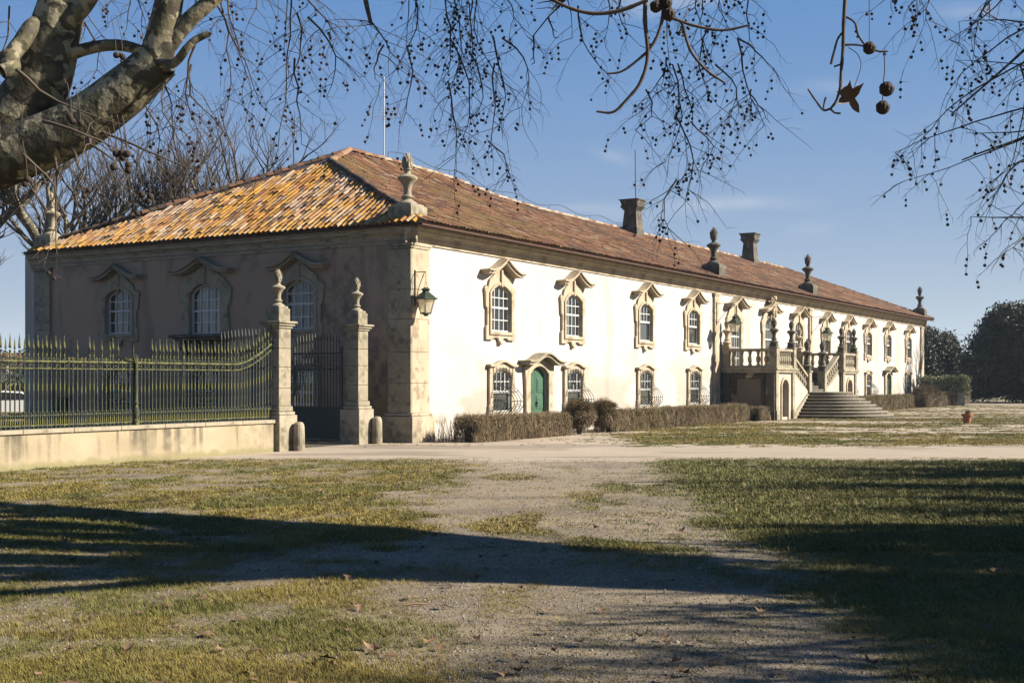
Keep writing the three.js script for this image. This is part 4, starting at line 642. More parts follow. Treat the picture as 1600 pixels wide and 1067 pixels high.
{
  const r = rngOf(77);
  // grass: one clump is a dozen bent blades
  const blades = (seed, n, h, w, sp) => { const q = rngOf(seed), p = [], ix = []; for (let k = 0; k < n; k++) { const a = q() * 6.28, x = (q() - 0.5) * sp, z = (q() - 0.5) * sp, H = h * (0.45 + 0.75 * q()), l = H * (0.25 + 0.6 * q()), b = p.length / 3, ca = Math.cos(a), sa = Math.sin(a), W = w * (0.7 + 0.6 * q()); for (const [t, ww] of [[0, 1], [0.55, 0.75], [1, 0]]) { const o = l * t * t, yy = H * t * (1 - 0.18 * t); for (const s of ww ? [-1, 1] : [0]) p.push(x + ca * o - sa * s * W * ww, yy, z + sa * o + ca * s * W * ww); } ix.push(b, b + 1, b + 2, b + 2, b + 1, b + 3, b + 2, b + 3, b + 4); } const g = new THREE.BufferGeometry(); g.setAttribute('position', new THREE.Float32BufferAttribute(p, 3)); g.setIndex(ix); const f = g.toNonIndexed(); f.computeVertexNormals(); f.setAttribute('uv', new THREE.Float32BufferAttribute(new Float32Array(f.attributes.position.count * 2), 2)); return f; };
  const near = [], nc = [], mid = [], mc = [];
  const S = V(), scatter = (n, d0, d1, list, cols, grow) => {
    for (let k = 0; k < n; k++) {
      const D = 1 / lerp(1 / d0, 1 / d1, r()), X = (r() - 0.5) * (D * 0.82 + 3) * 1.35, [g, lush] = cover(X, D); if (r() > Math.pow(g, 0.8) * 1.02) continue;
      const tall = 0.55 + 0.7 * fbm(X * 1.1 + 5, D * 1.1 + 8, 3) + 0.25 * lush; S.set(grow, tall * (0.8 + 0.4 * r()) * (0.55 + 0.45 * g), grow);
      list.push(M4(V(X, 0.008, -D), EU((r() - 0.5) * 0.3, r() * 6.28, (r() - 0.5) * 0.3), S));
      const s = fbm(X * 0.7 + 80, D * 0.7, 3), dry = smooth(0.62, 0.35, s + 0.4 * lush - 0.02 + 0.1 * smooth(14, 9, D)), q = r(); let c = mix([0.11, 0.115, 0.012], [0.25, 0.185, 0.03], dry * 0.75 + 0.25 * q); if (q > 0.92) c = [0.30, 0.23, 0.10]; const b = 0.75 + 0.5 * r(); cols.push([c[0] * b, c[1] * b, c[2] * b]);
    }
  };
  scatter(95000, 7.2, 16, near, nc, 1); scatter(90000, 14.5, 32, mid, mc, 1.5); const fmat = [], fcol = []; scatter(110000, 37, 100, fmat, fcol, 2.6);
  const grassMat = new THREE.MeshPhysicalMaterial({ color: WHITE, roughness: 0.7, side: THREE.DoubleSide, transmission: 0.25, thickness: 0 });
  const lawn = new THREE.Group(); lawn.name = 'grass'; scene.add(lawn); tag(lawn, 'short yellow-green winter grass on the lawns beside the gravel path', 'grass', null, 'stuff');
  instanced('grass_blades', blades(1, 11, 0.055, 0.0022, 0.09), std({ color: WHITE, roughness: 0.75, side: THREE.DoubleSide }), near, nc, lawn);
  instanced('grass_blades', blades(2, 12, 0.06, 0.0032, 0.11), std({ color: WHITE, roughness: 0.75, side: THREE.DoubleSide }), mid, mc, lawn);
  instanced('grass_blades', blades(3, 10, 0.05, 0.006, 0.13), std({ color: WHITE, roughness: 0.8, side: THREE.DoubleSide }), fmat, fcol, lawn);
  // loose pebbles
  const peb = new THREE.IcosahedronGeometry(1, 0).scale(1, 0.62, 0.85), pm = [], pc = [];
  for (let k = 0; k < 170000; k++) {
    const D = 1 / lerp(1 / 7.2, 1 / 31, Math.pow(r(), 1.15)), X = (r() - 0.5) * (D * 0.82 + 3) * 1.3, [g] = cover(X, D); if (r() < Math.pow(g, 0.6) * 0.985) continue;
    const s = (0.0042 + 0.0075 * r() * r() + (r() < 0.02 ? 0.008 : 0)) * (1 + 0.028 * (D - 8)); S.set(s, s, s); pm.push(M4(V(X, 0.012 + s * 0.3, -D), EU(r(), r() * 6, r()), S)); const q = r(), b = 0.6 + 0.7 * r(); const c = q < 0.55 ? [0.20, 0.165, 0.125] : q < 0.88 ? [0.36, 0.31, 0.245] : [0.09, 0.065, 0.045]; pc.push([c[0] * b, c[1] * b, c[2] * b]);
  }
  const gr = new THREE.Group(); gr.name = 'gravel'; scene.add(gr); tag(gr, 'loose pale gravel strewn over the path', 'gravel', null, 'stuff'); instanced('pebbles', peb, std({ color: WHITE, roughness: 0.8 }), pm, pc, gr);
}
// ------------------------------------------------------------------ fallen plane leaves
const planeLeaf = (seed, size, curl) => {
  const r = rngOf(seed), tips = [[-2.3, 0.7], [-1.25, 0.95], [0, 1.15], [1.25, 0.95], [2.3, 0.7]], out = [];
  tips.forEach(([a, l], i) => { const nx = tips[i + 1]; const put = (ang, d) => out.push([Math.sin(ang) * d, Math.cos(ang) * d]); put(a - 0.3, l * 0.66); put(a - 0.12, l * 0.8); put(a, l * (0.9 + 0.2 * r())); put(a + 0.14, l * 0.78); put(a + 0.3, l * 0.66); if (nx) put((a + nx[0]) / 2, 0.42); }); out.push([0.12, -0.42], [-0.12, -0.42]);
  const p = [], ix = [], f = (x, y) => { const d = x * x + y * y; return V(x * size, (curl * (0.55 * x * x - 0.25 * y) + 0.10 * Math.sin(5 * x + 3 * y + seed) * Math.sqrt(d) + 0.1) * size, y * size); };
  const put = (x, y) => { const v = f(x, y); p.push(v.x, v.y, v.z); }; put(0, 0); out.forEach(([x, y]) => put(x * 0.55, y * 0.55)); out.forEach(([x, y]) => put(x, y)); const n = out.length;
  for (let i = 0; i < n; i++) { const j = (i + 1) % n; ix.push(0, 1 + i, 1 + j, 1 + i, 1 + n + i, 1 + n + j, 1 + i, 1 + n + j, 1 + j); }
  const g = new THREE.BufferGeometry(); g.setAttribute('position', new THREE.Float32BufferAttribute(p, 3)); g.setIndex(ix); g.computeVertexNormals(); g.setAttribute('uv', new THREE.Float32BufferAttribute(new Float32Array(p.length / 3 * 2), 2));
  const st = tubeGeo([f(0, -0.4), f(0, -0.7), f(0.1, -1.0)], 0.012 * size * 1.2, 4); return merge([g, st]);
};
const leafVar = [planeLeaf(1, 0.075, 1.1), planeLeaf(2, 0.09, 0.6), planeLeaf(3, 0.065, 1.6), planeLeaf(4, 0.08, -0.9), planeLeaf(5, 0.085, 2.2)];
const leafMats = [[0.12, 0.065, 0.03], [0.18, 0.10, 0.045], [0.085, 0.045, 0.022], [0.24, 0.145, 0.075]].map((c) => std({ color: rgb(...c), roughness: 0.8, side: THREE.DoubleSide }));
{
  const r = rngOf(88); const spots = [];
  for (const [x, y] of [[667, 763], [826, 790], [660, 862], [545, 992], [272, 992], [335, 944], [316, 943], [1060, 952], [528, 972], [1320, 848], [1300, 842], [1120, 800], [1050, 915], [430, 830], [300, 880], [345, 1024], [690, 1020], [200, 1022], [880, 1048], [590, 1025], [1090, 1012], [1235, 812], [1215, 805], [1440, 800], [500, 772], [410, 756], [930, 760], [1520, 800], [1540, 795], [1190, 760], [555, 950], [640, 940], [120, 990], [60, 920]]) spots.push([(x - 800) / FOCAL * (EYE * FOCAL / (y - 594)), EYE * FOCAL / (y - 594)]);
  while (spots.length < 190) { const D = 1 / lerp(1 / 7.6, 1 / 30, r()); spots.push([(r() - 0.5) * D * 0.95, D]); }
  spots.forEach(([X, D], i) => {
    const m = new THREE.Mesh(leafVar[i % 5], leafMats[Math.floor(r() * 4)]); m.name = numbered('fallen_leaf'); scene.add(m); tag(m, 'dry brown plane leaf lying on the lawn or path', 'leaf', 'fallen plane leaves');
    m.position.set(X, 0.045, -D); m.rotation.set((r() - 0.5) * 0.5, r() * 6.28, (r() - 0.5) * 0.5); const ls = 0.62 + 0.5 * r(); m.scale.set(ls * (0.7 + 0.4 * r()), ls * 0.65, ls);
  });
  for (const [x, y, a, l] of [[650, 950, 0.3, 0.22], [330, 945, 1.2, 0.13]]) { const D = EYE * FOCAL / (y - 594), X = (x - 800) / FOCAL * D; const m = new THREE.Mesh(tubeGeo([V(-l / 2, 0, 0), V(0, 0.012, 0.01), V(l / 2, 0, 0)], [0.008, 0.01, 0.006], 6), leafMats[3]); m.name = numbered('fallen_stick'); scene.add(m); tag(m, l > 0.2 ? 'pale dry stick lying in the grass near the path' : 'short pale stick lying on the left lawn', 'stick'); m.position.set(X, 0.03, -D); m.rotation.y = a; }
}

// ------------------------------------------------------------------ plane trees
const texBark = tex(512, 512, (u, v) => { const a = fbm(u * 8, v * 10, 4, 8), b = fbm(u * 9 + 30, v * 14 + 7, 4, 9), c = fbm(u * 24, v * 24, 3, 24); let k = mix([0.05, 0.04, 0.022], [0.09, 0.072, 0.04], c); k = mix(k, [0.33, 0.285, 0.18], smooth(0.52, 0.56, a)); k = mix(k, [0.12, 0.11, 0.055], smooth(0.54, 0.6, b) * 0.85); return mix(k, [0.03, 0.025, 0.014], smooth(0.58, 0.68, fbm(u * 12 + 70, v * 16, 3, 12)) * 0.8); }, 1.5, 1.5);
M.bark = std({ map: texBark, bumpMap: tex(256, 256, (u, v) => fbm(u * 16, v * 16, 4, 16), 0.5, 0.5, false), bumpScale: 0.007 });
M.twig = std({ map: tex(64, 64, (u, v) => mix([0.045, 0.03, 0.02], [0.09, 0.065, 0.045], fbm(u * 8, v * 8, 3, 8)), 0.5), roughness: 0.85 });
M.seed = std({ map: tex(64, 64, (u, v) => mix([0.02, 0.012, 0.008], [0.055, 0.032, 0.02], vnoise(u * 32, v * 32, 32)), 0.25), roughness: 0.95 });
function curvePts(ctrl, n) { return new THREE.CatmullRomCurve3(ctrl).getPoints(n); }
function limb(mb, ctrl, r0, r1, sides = 12, n = 24) { const p = curvePts(ctrl, n), R = p.map((q, i) => lerp(r0, r1, Math.pow(i / n, 0.85)) * (0.93 + 0.16 * fbm(q.x * 1.6 + q.z, q.y * 1.6, 3))); mb.tube(p, R, sides); return p; }
const ballG = (() => { const g = new THREE.IcosahedronGeometry(1, 1); return g; })();
// a fine twig with side twigs and hanging seed balls
function twig(mb, seeds, r, p0, dir, len, rad, level, droop, ballChance, bs) {
  const n = level ? 5 : 9, pts = [p0.clone()], d = dir.clone().normalize(), st = len / n, p = p0.clone();
  for (let k = 0; k < n; k++) { d.x += (r() - 0.5) * 0.55; d.z += (r() - 0.5) * 0.55; d.y += (r() - 0.5) * 0.4 - droop * 0.16; d.normalize(); p.addScaledVector(d, st); pts.push(p.clone()); }
  mb.tube(pts, pts.map((_, i) => lerp(rad, rad * 0.4, i / n)), level > 1 ? 3 : 4);
  for (let k = 1; k <= n; k++) {
    if (level < 2) { const c = level === 0 ? 2 : (r() < 0.75 ? 1 : 0); for (let j = 0; j < c; j++) { if (r() < 0.15) continue; const t = pts[k].clone().sub(pts[k - 1]).normalize(), side = V(r() - 0.5, r() - 0.5, r() - 0.5).cross(t).normalize(), nd = t.multiplyScalar(0.55).addScaledVector(side, 0.85); twig(mb, seeds, r, pts[k], nd, len * (level === 0 ? 0.36 : 0.42) * (0.5 + 0.8 * r()) * (1 - 0.45 * k / n), rad * 0.62, level + 1, droop * 0.7, ballChance, bs); } }
    if (r() < ballChance * (level === 0 ? 0.25 : level === 1 ? 0.2 : 0.09)) { const m = 1 + Math.floor(r() * 2.2), q = pts[k].clone(); let y = 0; const a = (r() - 0.5) * 0.05, b = (r() - 0.5) * 0.05; for (let j = 0; j < m; j++) { y += 0.03 + 0.035 * r(); const s = q.clone().add(V(a * (j + 1), -y, b * (j + 1))); if (bs < 0.03) mb.tube([q, s], 0.0012, 3); seeds.push([s, bs * (0.85 + 0.3 * r())]); y += bs; } }
  }
}
function hang(mb, seeds, r, A, B, rad, dens = 1, ball = 0.55, bs = 0.0145, sideLen = 0.55) {     // a hanging spray from A down to B
  const L = A.distanceTo(B), n = Math.max(6, Math.round(L / 0.16)), pts = [], wx = (r() - 0.5) * 0.35 * Math.max(1, L * 0.6), wz = (r() - 0.5) * 0.3; let jx = 0, jz = 0;
  for (let k = 0; k <= n; k++) { const t = k / n; jx += (r() - 0.5) * 0.085; jz += (r() - 0.5) * 0.085; const p = A.clone().lerp(B, t); p.x += (wx * Math.sin(t * 3.14) + jx * (1 - t * 0.4)); p.z += (wz * Math.sin(t * 3.14) + jz); pts.push(p); }
  mb.tube(pts, pts.map((_, i) => lerp(rad, 0.0025, i / n)), 4);
  for (let k = 1; k <= n; k++) for (let w2 = 0; w2 < 2; w2++) if (r() < 0.7 * dens) { const a = r() * 6.28, d = V(Math.cos(a) * 0.8, -0.55 + 0.35 * r(), Math.sin(a) * 0.8); twig(mb, seeds, r, pts[k], d, sideLen * (0.45 + 0.8 * r()), Math.max(0.0036, rad * 0.5 * (1 - k / n)), 1, 0.9, ball, bs); }
}
function seedsPart(seeds, parent) { const r = rngOf(4), q = seeds.map(([p, s]) => M4(p, EU(r() * 6, r() * 6, 0), V(s, s, s))); instanced('seed_balls', ballG, M.seed, q, null, parent); }
// ---- left tree: trunk stands outside the picture on the left, its limbs reach in at the upper left
{
  const t = thing('plane_tree', 'mottled plane tree with thick bare limbs at the upper left', 'tree', 'bare plane trees'), r = rngOf(101), mb = new MB(), tw = new MB(), seeds = [];
  const Z = 11, a = (x, y, z = Z) => at(x, y, z), foot = V(-7.6, -0.1, -10.6);
  limb(mb, [foot, V(-7.5, 1.4, -10.7), V(-7.2, 3.0, -10.8), V(-6.7, 3.7, -10.9)], 0.62, 0.5, 16);
  limb(mb, [V(-6.9, 3.4, -10.85), a(-150, 300), a(-60, 268), a(20, 240), a(120, 196), a(195, 142), a(250, 92)], 0.33, 0.185, 14, 30);
  limb(mb, [a(238, 108), a(250, 66), a(262, 10), a(275, -60), a(300, -200, 11.5), a(330, -380, 12)], 0.165, 0.08, 12);
  limb(mb, [a(262, 70), a(290, 36), a(335, -4), a(420, -80), a(560, -170, 11.4), a(700, -220, 11.8)], 0.085, 0.045, 10);
  limb(mb, [V(-6.8, 3.5, -10.9), a(-120, 290, 11.2), a(-40, 250, 11.2), a(20, 190, 11.2), a(62, 130, 11.2), a(82, 60, 11.2), a(98, 0, 11.2), a(112, -70, 11.3), a(150, -240, 11.5), a(160, -430, 12)], 0.36, 0.13, 14, 34);
  limb(mb, [a(72, 128, 11.2), a(98, 92, 11.15), a(128, 78, 11.1), a(180, 70, 11), a(222, 80, 10.9), a(252, 99, 10.85), a(272, 98, 10.85), a(292, 74, 10.8), a(305, 62, 10.8), a(326, 52, 10.8)], 0.062, 0.03, 10, 30);
  limb(mb, [a(88, 55, 11.2), a(110, 28, 11.1), a(135, 2, 11.1), a(170, -60, 11)], 0.11, 0.06, 10);
  limb(mb, [a(74, 30, 11.2), a(50, 42, 11), a(28, 72, 10.9), a(5, 92, 10.8), a(-60, 60, 10.8)], 0.08, 0.06, 10); limb(mb, [a(12, 88, 10.8), a(16, 106, 10.75), a(2, 112, 10.7)], 0.09, 0.06, 9);
  limb(mb, [a(262, 104, 10.9), a(263, 112, 10.85)], 0.07, 0.05, 8, 4);
  // high boughs above the frame that carry the hanging sprays
  const bough1 = limb(mb, [a(300, -200, 11.5), a(420, -190, 11.8), a(520, -150, 12), a(640, -170, 12.5)], 0.07, 0.03, 8), bough2 = limb(mb, [a(112, -70, 11.3), a(200, -130, 12), a(330, -150, 13), a(450, -120, 13.5)], 0.08, 0.03, 8);
  limb(mb, [a(560, -170, 11.4), a(560, -60, 11.6), a(572, 5, 11.6), a(579, 36, 11.6)], 0.032, 0.018, 8);
  for (const [x0, y0, x1, y1, z, dn] of [[424, -120, 420, 250, 12, 0.5], [470, -60, 452, 95, 12, 1], [468, 20, 455, 150, 12, 1], [476, 25, 505, 150, 12, 0.9], [455, 90, 462, 222, 12, 0.8], [470, -10, 540, 60, 12, 1], [579, 36, 640, 120, 11.6, 0.9], [579, 38, 510, 30, 11.6, 0.9], [605, 70, 590, 130, 11.6, 0.9],
    [330, -30, 345, 180, 12.4, 1], [340, 10, 400, 165, 12.4, 1], [300, 70, 330, 225, 10.8, 1], [270, 110, 300, 240, 10.9, 0.9], [300, 100, 345, 190, 11, 0.9], [360, -20, 398, 130, 12.5, 1], [250, 120, 262, 215, 11.4, 0.9], [215, 150, 240, 250, 11.6, 0.8], [60, -60, 30, 70, 12.8, 1], [140, -40, 165, 75, 12.8, 1], [190, -50, 215, 80, 12.8, 1], [120, 20, 150, 130, 12.6, 0.8], [290, -70, 250, 60, 12.8, 1], [20, 10, 10, 150, 12.8, 0.9], [380, -60, 380, 60, 12.6, 1], [430, -60, 520, 20, 12.2, 1], [200, -20, 190, 60, 13, 1], [330, -60, 300, 30, 13, 1]]) hang(tw, seeds, r, a(x0, y0, z), a(x1, y1, z + (r() - 0.5)), 0.011, dn, 0.42);
  // nearer sprays under the long limb, with larger seed balls
  for (const [x0, y0, x1, y1, z] of [[20, 110, 170, 200, 8], [60, 190, 190, 235, 7.5], [130, 215, 205, 290, 8.5], [110, 225, 120, 330, 9], [30, 240, 60, 340, 9.5], [160, 205, 330, 270, 10], [90, 245, 100, 400, 10]]) hang(tw, seeds, r, a(x0, y0, z), a(x1, y1, z), 0.013, 0.45, 0.1, 0.017, 0.5);
  for (const [x, y, z] of [[181, 240, 5.6], [190, 239, 5.6], [198, 240, 5.6], [191, 246, 5.6], [177, 261, 5.8], [200, 258, 5.8], [200, 266, 5.8], [42, 280, 6], [38, 287, 6], [221, 304, 6], [234, 307, 6], [231, 314, 6], [181, 86, 6.5], [191, 89, 6.5], [112, 189, 6], [125, 192, 6], [108, 182, 6]]) { const s = new THREE.Mesh(ballG, M.seed); s.name = 'seed_ball'; s.scale.setScalar(0.0175); s.position.copy(a(x, y, z)); t.add(s); tw.tube([a(x, y, z), a(x - 2, y - 30, z), a(x - 8, y - 60, z)], 0.0022, 3); }
  part('trunk', mb.geo(), M.bark, t); part('twigs', tw.geo(), M.twig, t); seedsPart(seeds, t);
}
// ---- right-hand tree: trunk outside the picture on the right, boughs over the path
let rightTree;
{
  const t = rightTree = thing('plane_tree', 'bare plane tree whose seed-hung twigs droop from the top right', 'tree', 'bare plane trees'), r = rngOf(202), mb = new MB(), tw = new MB(), seeds = [];
  const a = (x, y, z) => at(x, y, z), foot = V(9.2, -0.1, -11.5);
  limb(mb, [foot, V(9.15, 1.6, -11.6), V(8.9, 3.4, -11.8), V(8.7, 4.8, -12.2)], 0.85, 0.75, 18);
  limb(mb, [V(8.7, 4.3, -13.0), V(8.6, 6.2, -14.8), V(8.2, 8.0, -16.8), V(7.8, 9.8, -18.9), V(7.0, 12.2, -21.0), V(6.4, 15.5, -22.6)], 0.56, 0.04, 14);
  limb(mb, [V(8.7, 4.2, -12.9), V(8.9, 6.2, -14.0), V(8.6, 8.2, -15.4), V(8.2, 10.2, -16.8), V(7.8, 12.6, -18), V(7.4, 15.8, -19)], 0.5, 0.03, 14); limb(mb, [V(8.7, 4.2, -12.8), V(8.8, 6.4, -13.2), V(8.5, 8.6, -14.0), V(8.3, 10.6, -14.8), V(8, 13, -15.4), V(7.7, 16, -16)], 0.5, 0.03, 14); limb(mb, [V(8.8, 4.2, -12.6), V(8.9, 6.6, -12.6), V(8.7, 9.0, -12.6), V(8.4, 11.4, -12.8), V(8.1, 15, -13)], 0.46, 0.03, 14);           // leans away: its shade slants over the left lawn
  limb(mb, [V(8.5, 4.4, -13.7), V(7.4, 5.6, -13.2), V(6.2, 6.9, -12.9), V(4.6, 7.9, -12.9), V(2.6, 8.4, -13.0), V(0.6, 8.2, -13.1), V(-1.2, 7.7, -13.2)], 0.36, 0.06, 14, 34);
  limb(mb, [V(8.6, 4.4, -13.6), V(9.2, 6.6, -12.2), V(9.2, 9.0, -11.2), V(8.6, 11.5, -10.4), V(8.2, 14, -10)], 0.4, 0.03, 14);
  limb(mb, [V(8.4, 4.8, -13.9), V(9.6, 7.5, -14.8), V(10.6, 10.5, -15.4), V(10.8, 13.5, -15.6), V(11, 16, -16)], 0.38, 0.03, 12);
  limb(mb, [V(6.2, 6.9, -12.9), V(5.6, 8.4, -12.0), V(4.6, 10, -11.2), V(3.4, 11.2, -10.6)], 0.2, 0.06, 10); limb(mb, [V(7.2, 8.0, -17.0), V(5.6, 9.4, -17.0), V(3.8, 10.4, -16.4), V(2.0, 10.8, -15.8)], 0.2, 0.06, 10); limb(mb, [V(9.2, 9, -11.2), V(7.2, 10.6, -11), V(5.2, 11.6, -11.6)], 0.18, 0.06, 10); limb(mb, [V(9.2, 6.6, -12.2), V(7.6, 7.6, -10.4), V(6.0, 8.4, -9.0), V(4.4, 8.8, -8.0)], 0.22, 0.06, 10);
  limb(mb, [V(7.9, 6.2, -15.2), V(7.4, 6.6, -13.6), V(6.0, 6.3, -12.6), V(5.2, 5.4, -12.3), V(4.3, 4.6, -12.2)], 0.045, 0.008, 8);       // bough behind the right-hand spray
  limb(mb, [V(6.2, 6.9, -12.9), V(6.0, 5.6, -12.5), V(5.4, 4.6, -12.3), V(4.4, 4.15, -12.2)], 0.04, 0.007, 8);
  for (const [x0, y0, x1, y1, z, dn] of [[690, -90, 700, 170, 13.2, 1], [700, 20, 690, 120, 13.2, 1], [705, 60, 715, 240, 13.2, 1], [700, 130, 712, 262, 13, 0.8], [640, -80, 632, 70, 13.4, 0.6], [632, 70, 626, 200, 13.4, 0.5], [648, -10, 622, 110, 13.4, 1], [726, -60, 728, 150, 13.2, 1], [745, -60, 775, 130, 13.1, 1], [760, -40, 815, 60, 13, 1], [770, 60, 780, 200, 13.1, 1], [770, 100, 766, 235, 13.1, 0.8], [768, 220, 788, 292, 13.1, 0.6], [780, 60, 825, 170, 13, 1], [700, -40, 660, 60, 13.3, 1], [735, 80, 740, 190, 13.2, 0.9], [690, -20, 730, 110, 13.2, 1], [715, -30, 720, 90, 13.2, 1],
    [860, -60, 895, 60, 13, 1], [900, 10, 935, 120, 13, 0.8], [935, -20, 930, 80, 13, 0.9], [1055, -90, 1050, 150, 12.8, 1], [1052, 100, 1048, 250, 12.8, 1], [1050, 180, 1058, 320, 12.8, 1], [1056, 280, 1066, 368, 12.8, 0.9], [1060, 100, 1080, 210, 12.8, 1], [1076, 190, 1092, 265, 12.8, 1], [1045, 90, 1010, 150, 12.8, 0.9], [1015, 140, 1000, 205, 12.8, 0.8], [1090, -50, 1110, 80, 12.6, 1], [1110, 40, 1125, 165, 12.6, 1], [1150, -50, 1160, 80, 12.5, 1], [1155, 60, 1185, 200, 12.5, 1], [1125, 100, 1150, 180, 12.5, 0.9], [1160, 60, 1205, 110, 12.5, 0.8], [1080, -50, 1070, 90, 12.7, 1], [985, -40, 1010, 70, 12.8, 0.9], [1180, 140, 1210, 190, 12.5, 0.8], [1120, -40, 1140, 40, 12.6, 1], [1400, -60, 1420, 10, 12, 0.9], [1440, -40, 1450, 40, 12, 0.9],
    [1640, 20, 1480, 140, 12.2, 1], [1660, 60, 1430, 232, 12.2, 1], [1650, 150, 1400, 240, 12.1, 1], [1640, 190, 1410, 285, 12.1, 1], [1650, 40, 1500, 30, 12.3, 1], [1640, 120, 1500, 90, 12.3, 1], [1620, 230, 1545, 320, 12, 1], [1640, 330, 1560, 400, 12, 0.9], [1640, 340, 1530, 335, 12, 0.8], [1600, -40, 1480, 60, 12.4, 1], [1560, -40, 1520, 110, 12.4, 1], [1590, 100, 1560, 290, 12.2, 1], [1640, 200, 1500, 210, 12.2, 1], [1660, 250, 1570, 350, 12, 1]]) hang(tw, seeds, r, a(x0, y0, z), a(x1, y1, z + (r() - 0.5) * 0.6), 0.0105, dn, 0.5);
  for (let k = 0; k < 7; k++) { const z = -12 - 1.15 * k; limb(mb, [V(8.7, 4.0, -11.9 - 0.06 * k), V(8.9 + 0.5 * Math.sin(k * 2.3), 6.3, lerp(-12, z, 0.45)), V(8.7 + 0.6 * Math.sin(k * 3.1), 8.6, lerp(-12, z, 0.8)), V(8.4, 10.9 + 0.5 * Math.sin(k), z - 0.3), V(7.8, 13.5, z - 0.9), V(7.2, 16, z - 1.2)], 0.5, 0.03, 12); }
  // bare twigs up in the rest of the crown
  for (let k = 0; k < 60; k++) { const b = V(lerp(2, 11, r()), lerp(7.5, 14, r()), -lerp(8, 21, r())), d = V(r() - 0.6, r() * 0.7 - 0.1, r() - 0.5); twig(tw, seeds, r, b, d, 1.6 + 1.2 * r(), 0.022, 0, 0.35, 0.08, 0.016); }
  // close twig ends with big seed balls and a withered leaf
  const z = 2.45, N = (pts, rr) => { const n = pts.length * 5; part('twig_end', tubeGeo(curvePts(pts.map(([x, y, q]) => a(x, y, q || z)), n), typeof rr === 'number' ? rr : [...Array(n + 1)].map((_, i) => { const f = i / n * (rr.length - 1), j = Math.min(rr.length - 2, Math.floor(f)); return lerp(rr[j], rr[j + 1], f - j) * (1 + 0.22 * Math.max(0, Math.sin(i * 1.26)) ** 6); }), 6), M.twig, t); };
  N([[1330, -70], [1322, -10], [1319, 40], [1318, 75], [1315, 110], [1313, 140], [1306, 160], [1298, 170]], [0.0042, 0.004, 0.0038, 0.0034, 0.003, 0.003, 0.0026, 0.0022]); N([[1298, 170], [1288, 172], [1276, 158], [1263, 139]], [0.0022, 0.0022, 0.002, 0.0018]); N([[1298, 170], [1305, 176], [1314, 177]], 0.002); N([[1287, 171], [1288, 163], [1291, 152]], [0.0018, 0.0016, 0.0022]);
  N([[1321, 25], [1336, 35], [1342, 55], [1352, 70]], 0.0022); N([[1318, 70], [1340, 70], [1358, 74], [1374, 80], [1388, 80]], [0.0024, 0.002, 0.002, 0.0022, 0.0016]); N([[1319, 48], [1310, 60], [1304, 80], [1299, 100]], [0.002, 0.002, 0.0022, 0.0026]); N([[1315, 100], [1304, 104]], 0.0018); N([[1359, -20], [1359, 30], [1359, 70]], 0.0008); N([[1382, 80], [1383, 110], [1381, 128]], 0.0011); N([[1380, 150], [1379, 162]], 0.0009); N([[1326, 74], [1340, 84], [1346, 100], [1335, 138]], 0.0008);
  N([[1010, -30, 3.4], [1008, 30, 3.4], [1012, 90, 3.4], [1000, 130, 3.4], [980, 155, 3.4], [958, 175, 3.4], [932, 174, 3.4]], [0.006, 0.0058, 0.005, 0.0046, 0.004, 0.0036, 0.003]); N([[1035, -20, 3.4], [1035, 30, 3.4], [1020, 70, 3.4], [995, 95, 3.4], [970, 112, 3.4], [948, 115, 3.4]], [0.005, 0.0045, 0.004, 0.0035, 0.003, 0.0026]); N([[860, -2, 3.2], [895, 14, 3.2], [930, 21, 3.2], [970, 16, 3.2], [1012, 0, 3.2]], [0.004, 0.0045, 0.005, 0.0052, 0.005]); N([[1050, 28, 3.4], [1085, 40, 3.4], [1130, 47, 3.4], [1172, 39, 3.4]], [0.004, 0.004, 0.0036, 0.003]); N([[1066, 36, 3.4], [1080, 80, 3.4], [1105, 110, 3.4], [1132, 129, 3.4]], [0.004, 0.004, 0.0036, 0.003]); N([[1012, -30, 3.4], [1050, 30, 3.4]], 0.004);
  const big = new THREE.IcosahedronGeometry(1, 3); { const p = big.attributes.position, v = V(), q = rngOf(6); const m = new Map(); for (let i = 0; i < p.count; i++) { v.fromBufferAttribute(p, i).normalize(); const k = v.toArray().map((x) => x.toFixed(3)).join(); if (!m.has(k)) m.set(k, 0.92 + 0.16 * q()); v.multiplyScalar(m.get(k)); p.setXYZ(i, v.x, v.y, v.z); } big.computeVertexNormals(); }
  for (const [x, y, zz, s] of [[1359, 75, z, 0.0122], [1386, 139, z, 0.0142], [1380, 168, z, 0.0132], [1025, 10, 3.4, 0.0165], [1041, 5, 3.4, 0.0165], [1045, 22, 3.4, 0.018]]) { const m = new THREE.Mesh(big, M.seed); m.name = 'seed_ball'; m.scale.setScalar(s); m.position.copy(a(x, y, zz)); t.add(m); }
  const lf = part('withered_leaf', planeLeaf(9, 0.034, 1.5), leafMats[0], t); lf.position.copy(a(1326, 150, z)); lf.rotation.set(1.25, 0.55, 0.35); lf.scale.set(0.95, 1.6, 1.0);
  part('trunk', mb.geo(), M.bark, t); part('twigs', tw.geo(), M.twig, t); seedsPart(seeds, t);
}
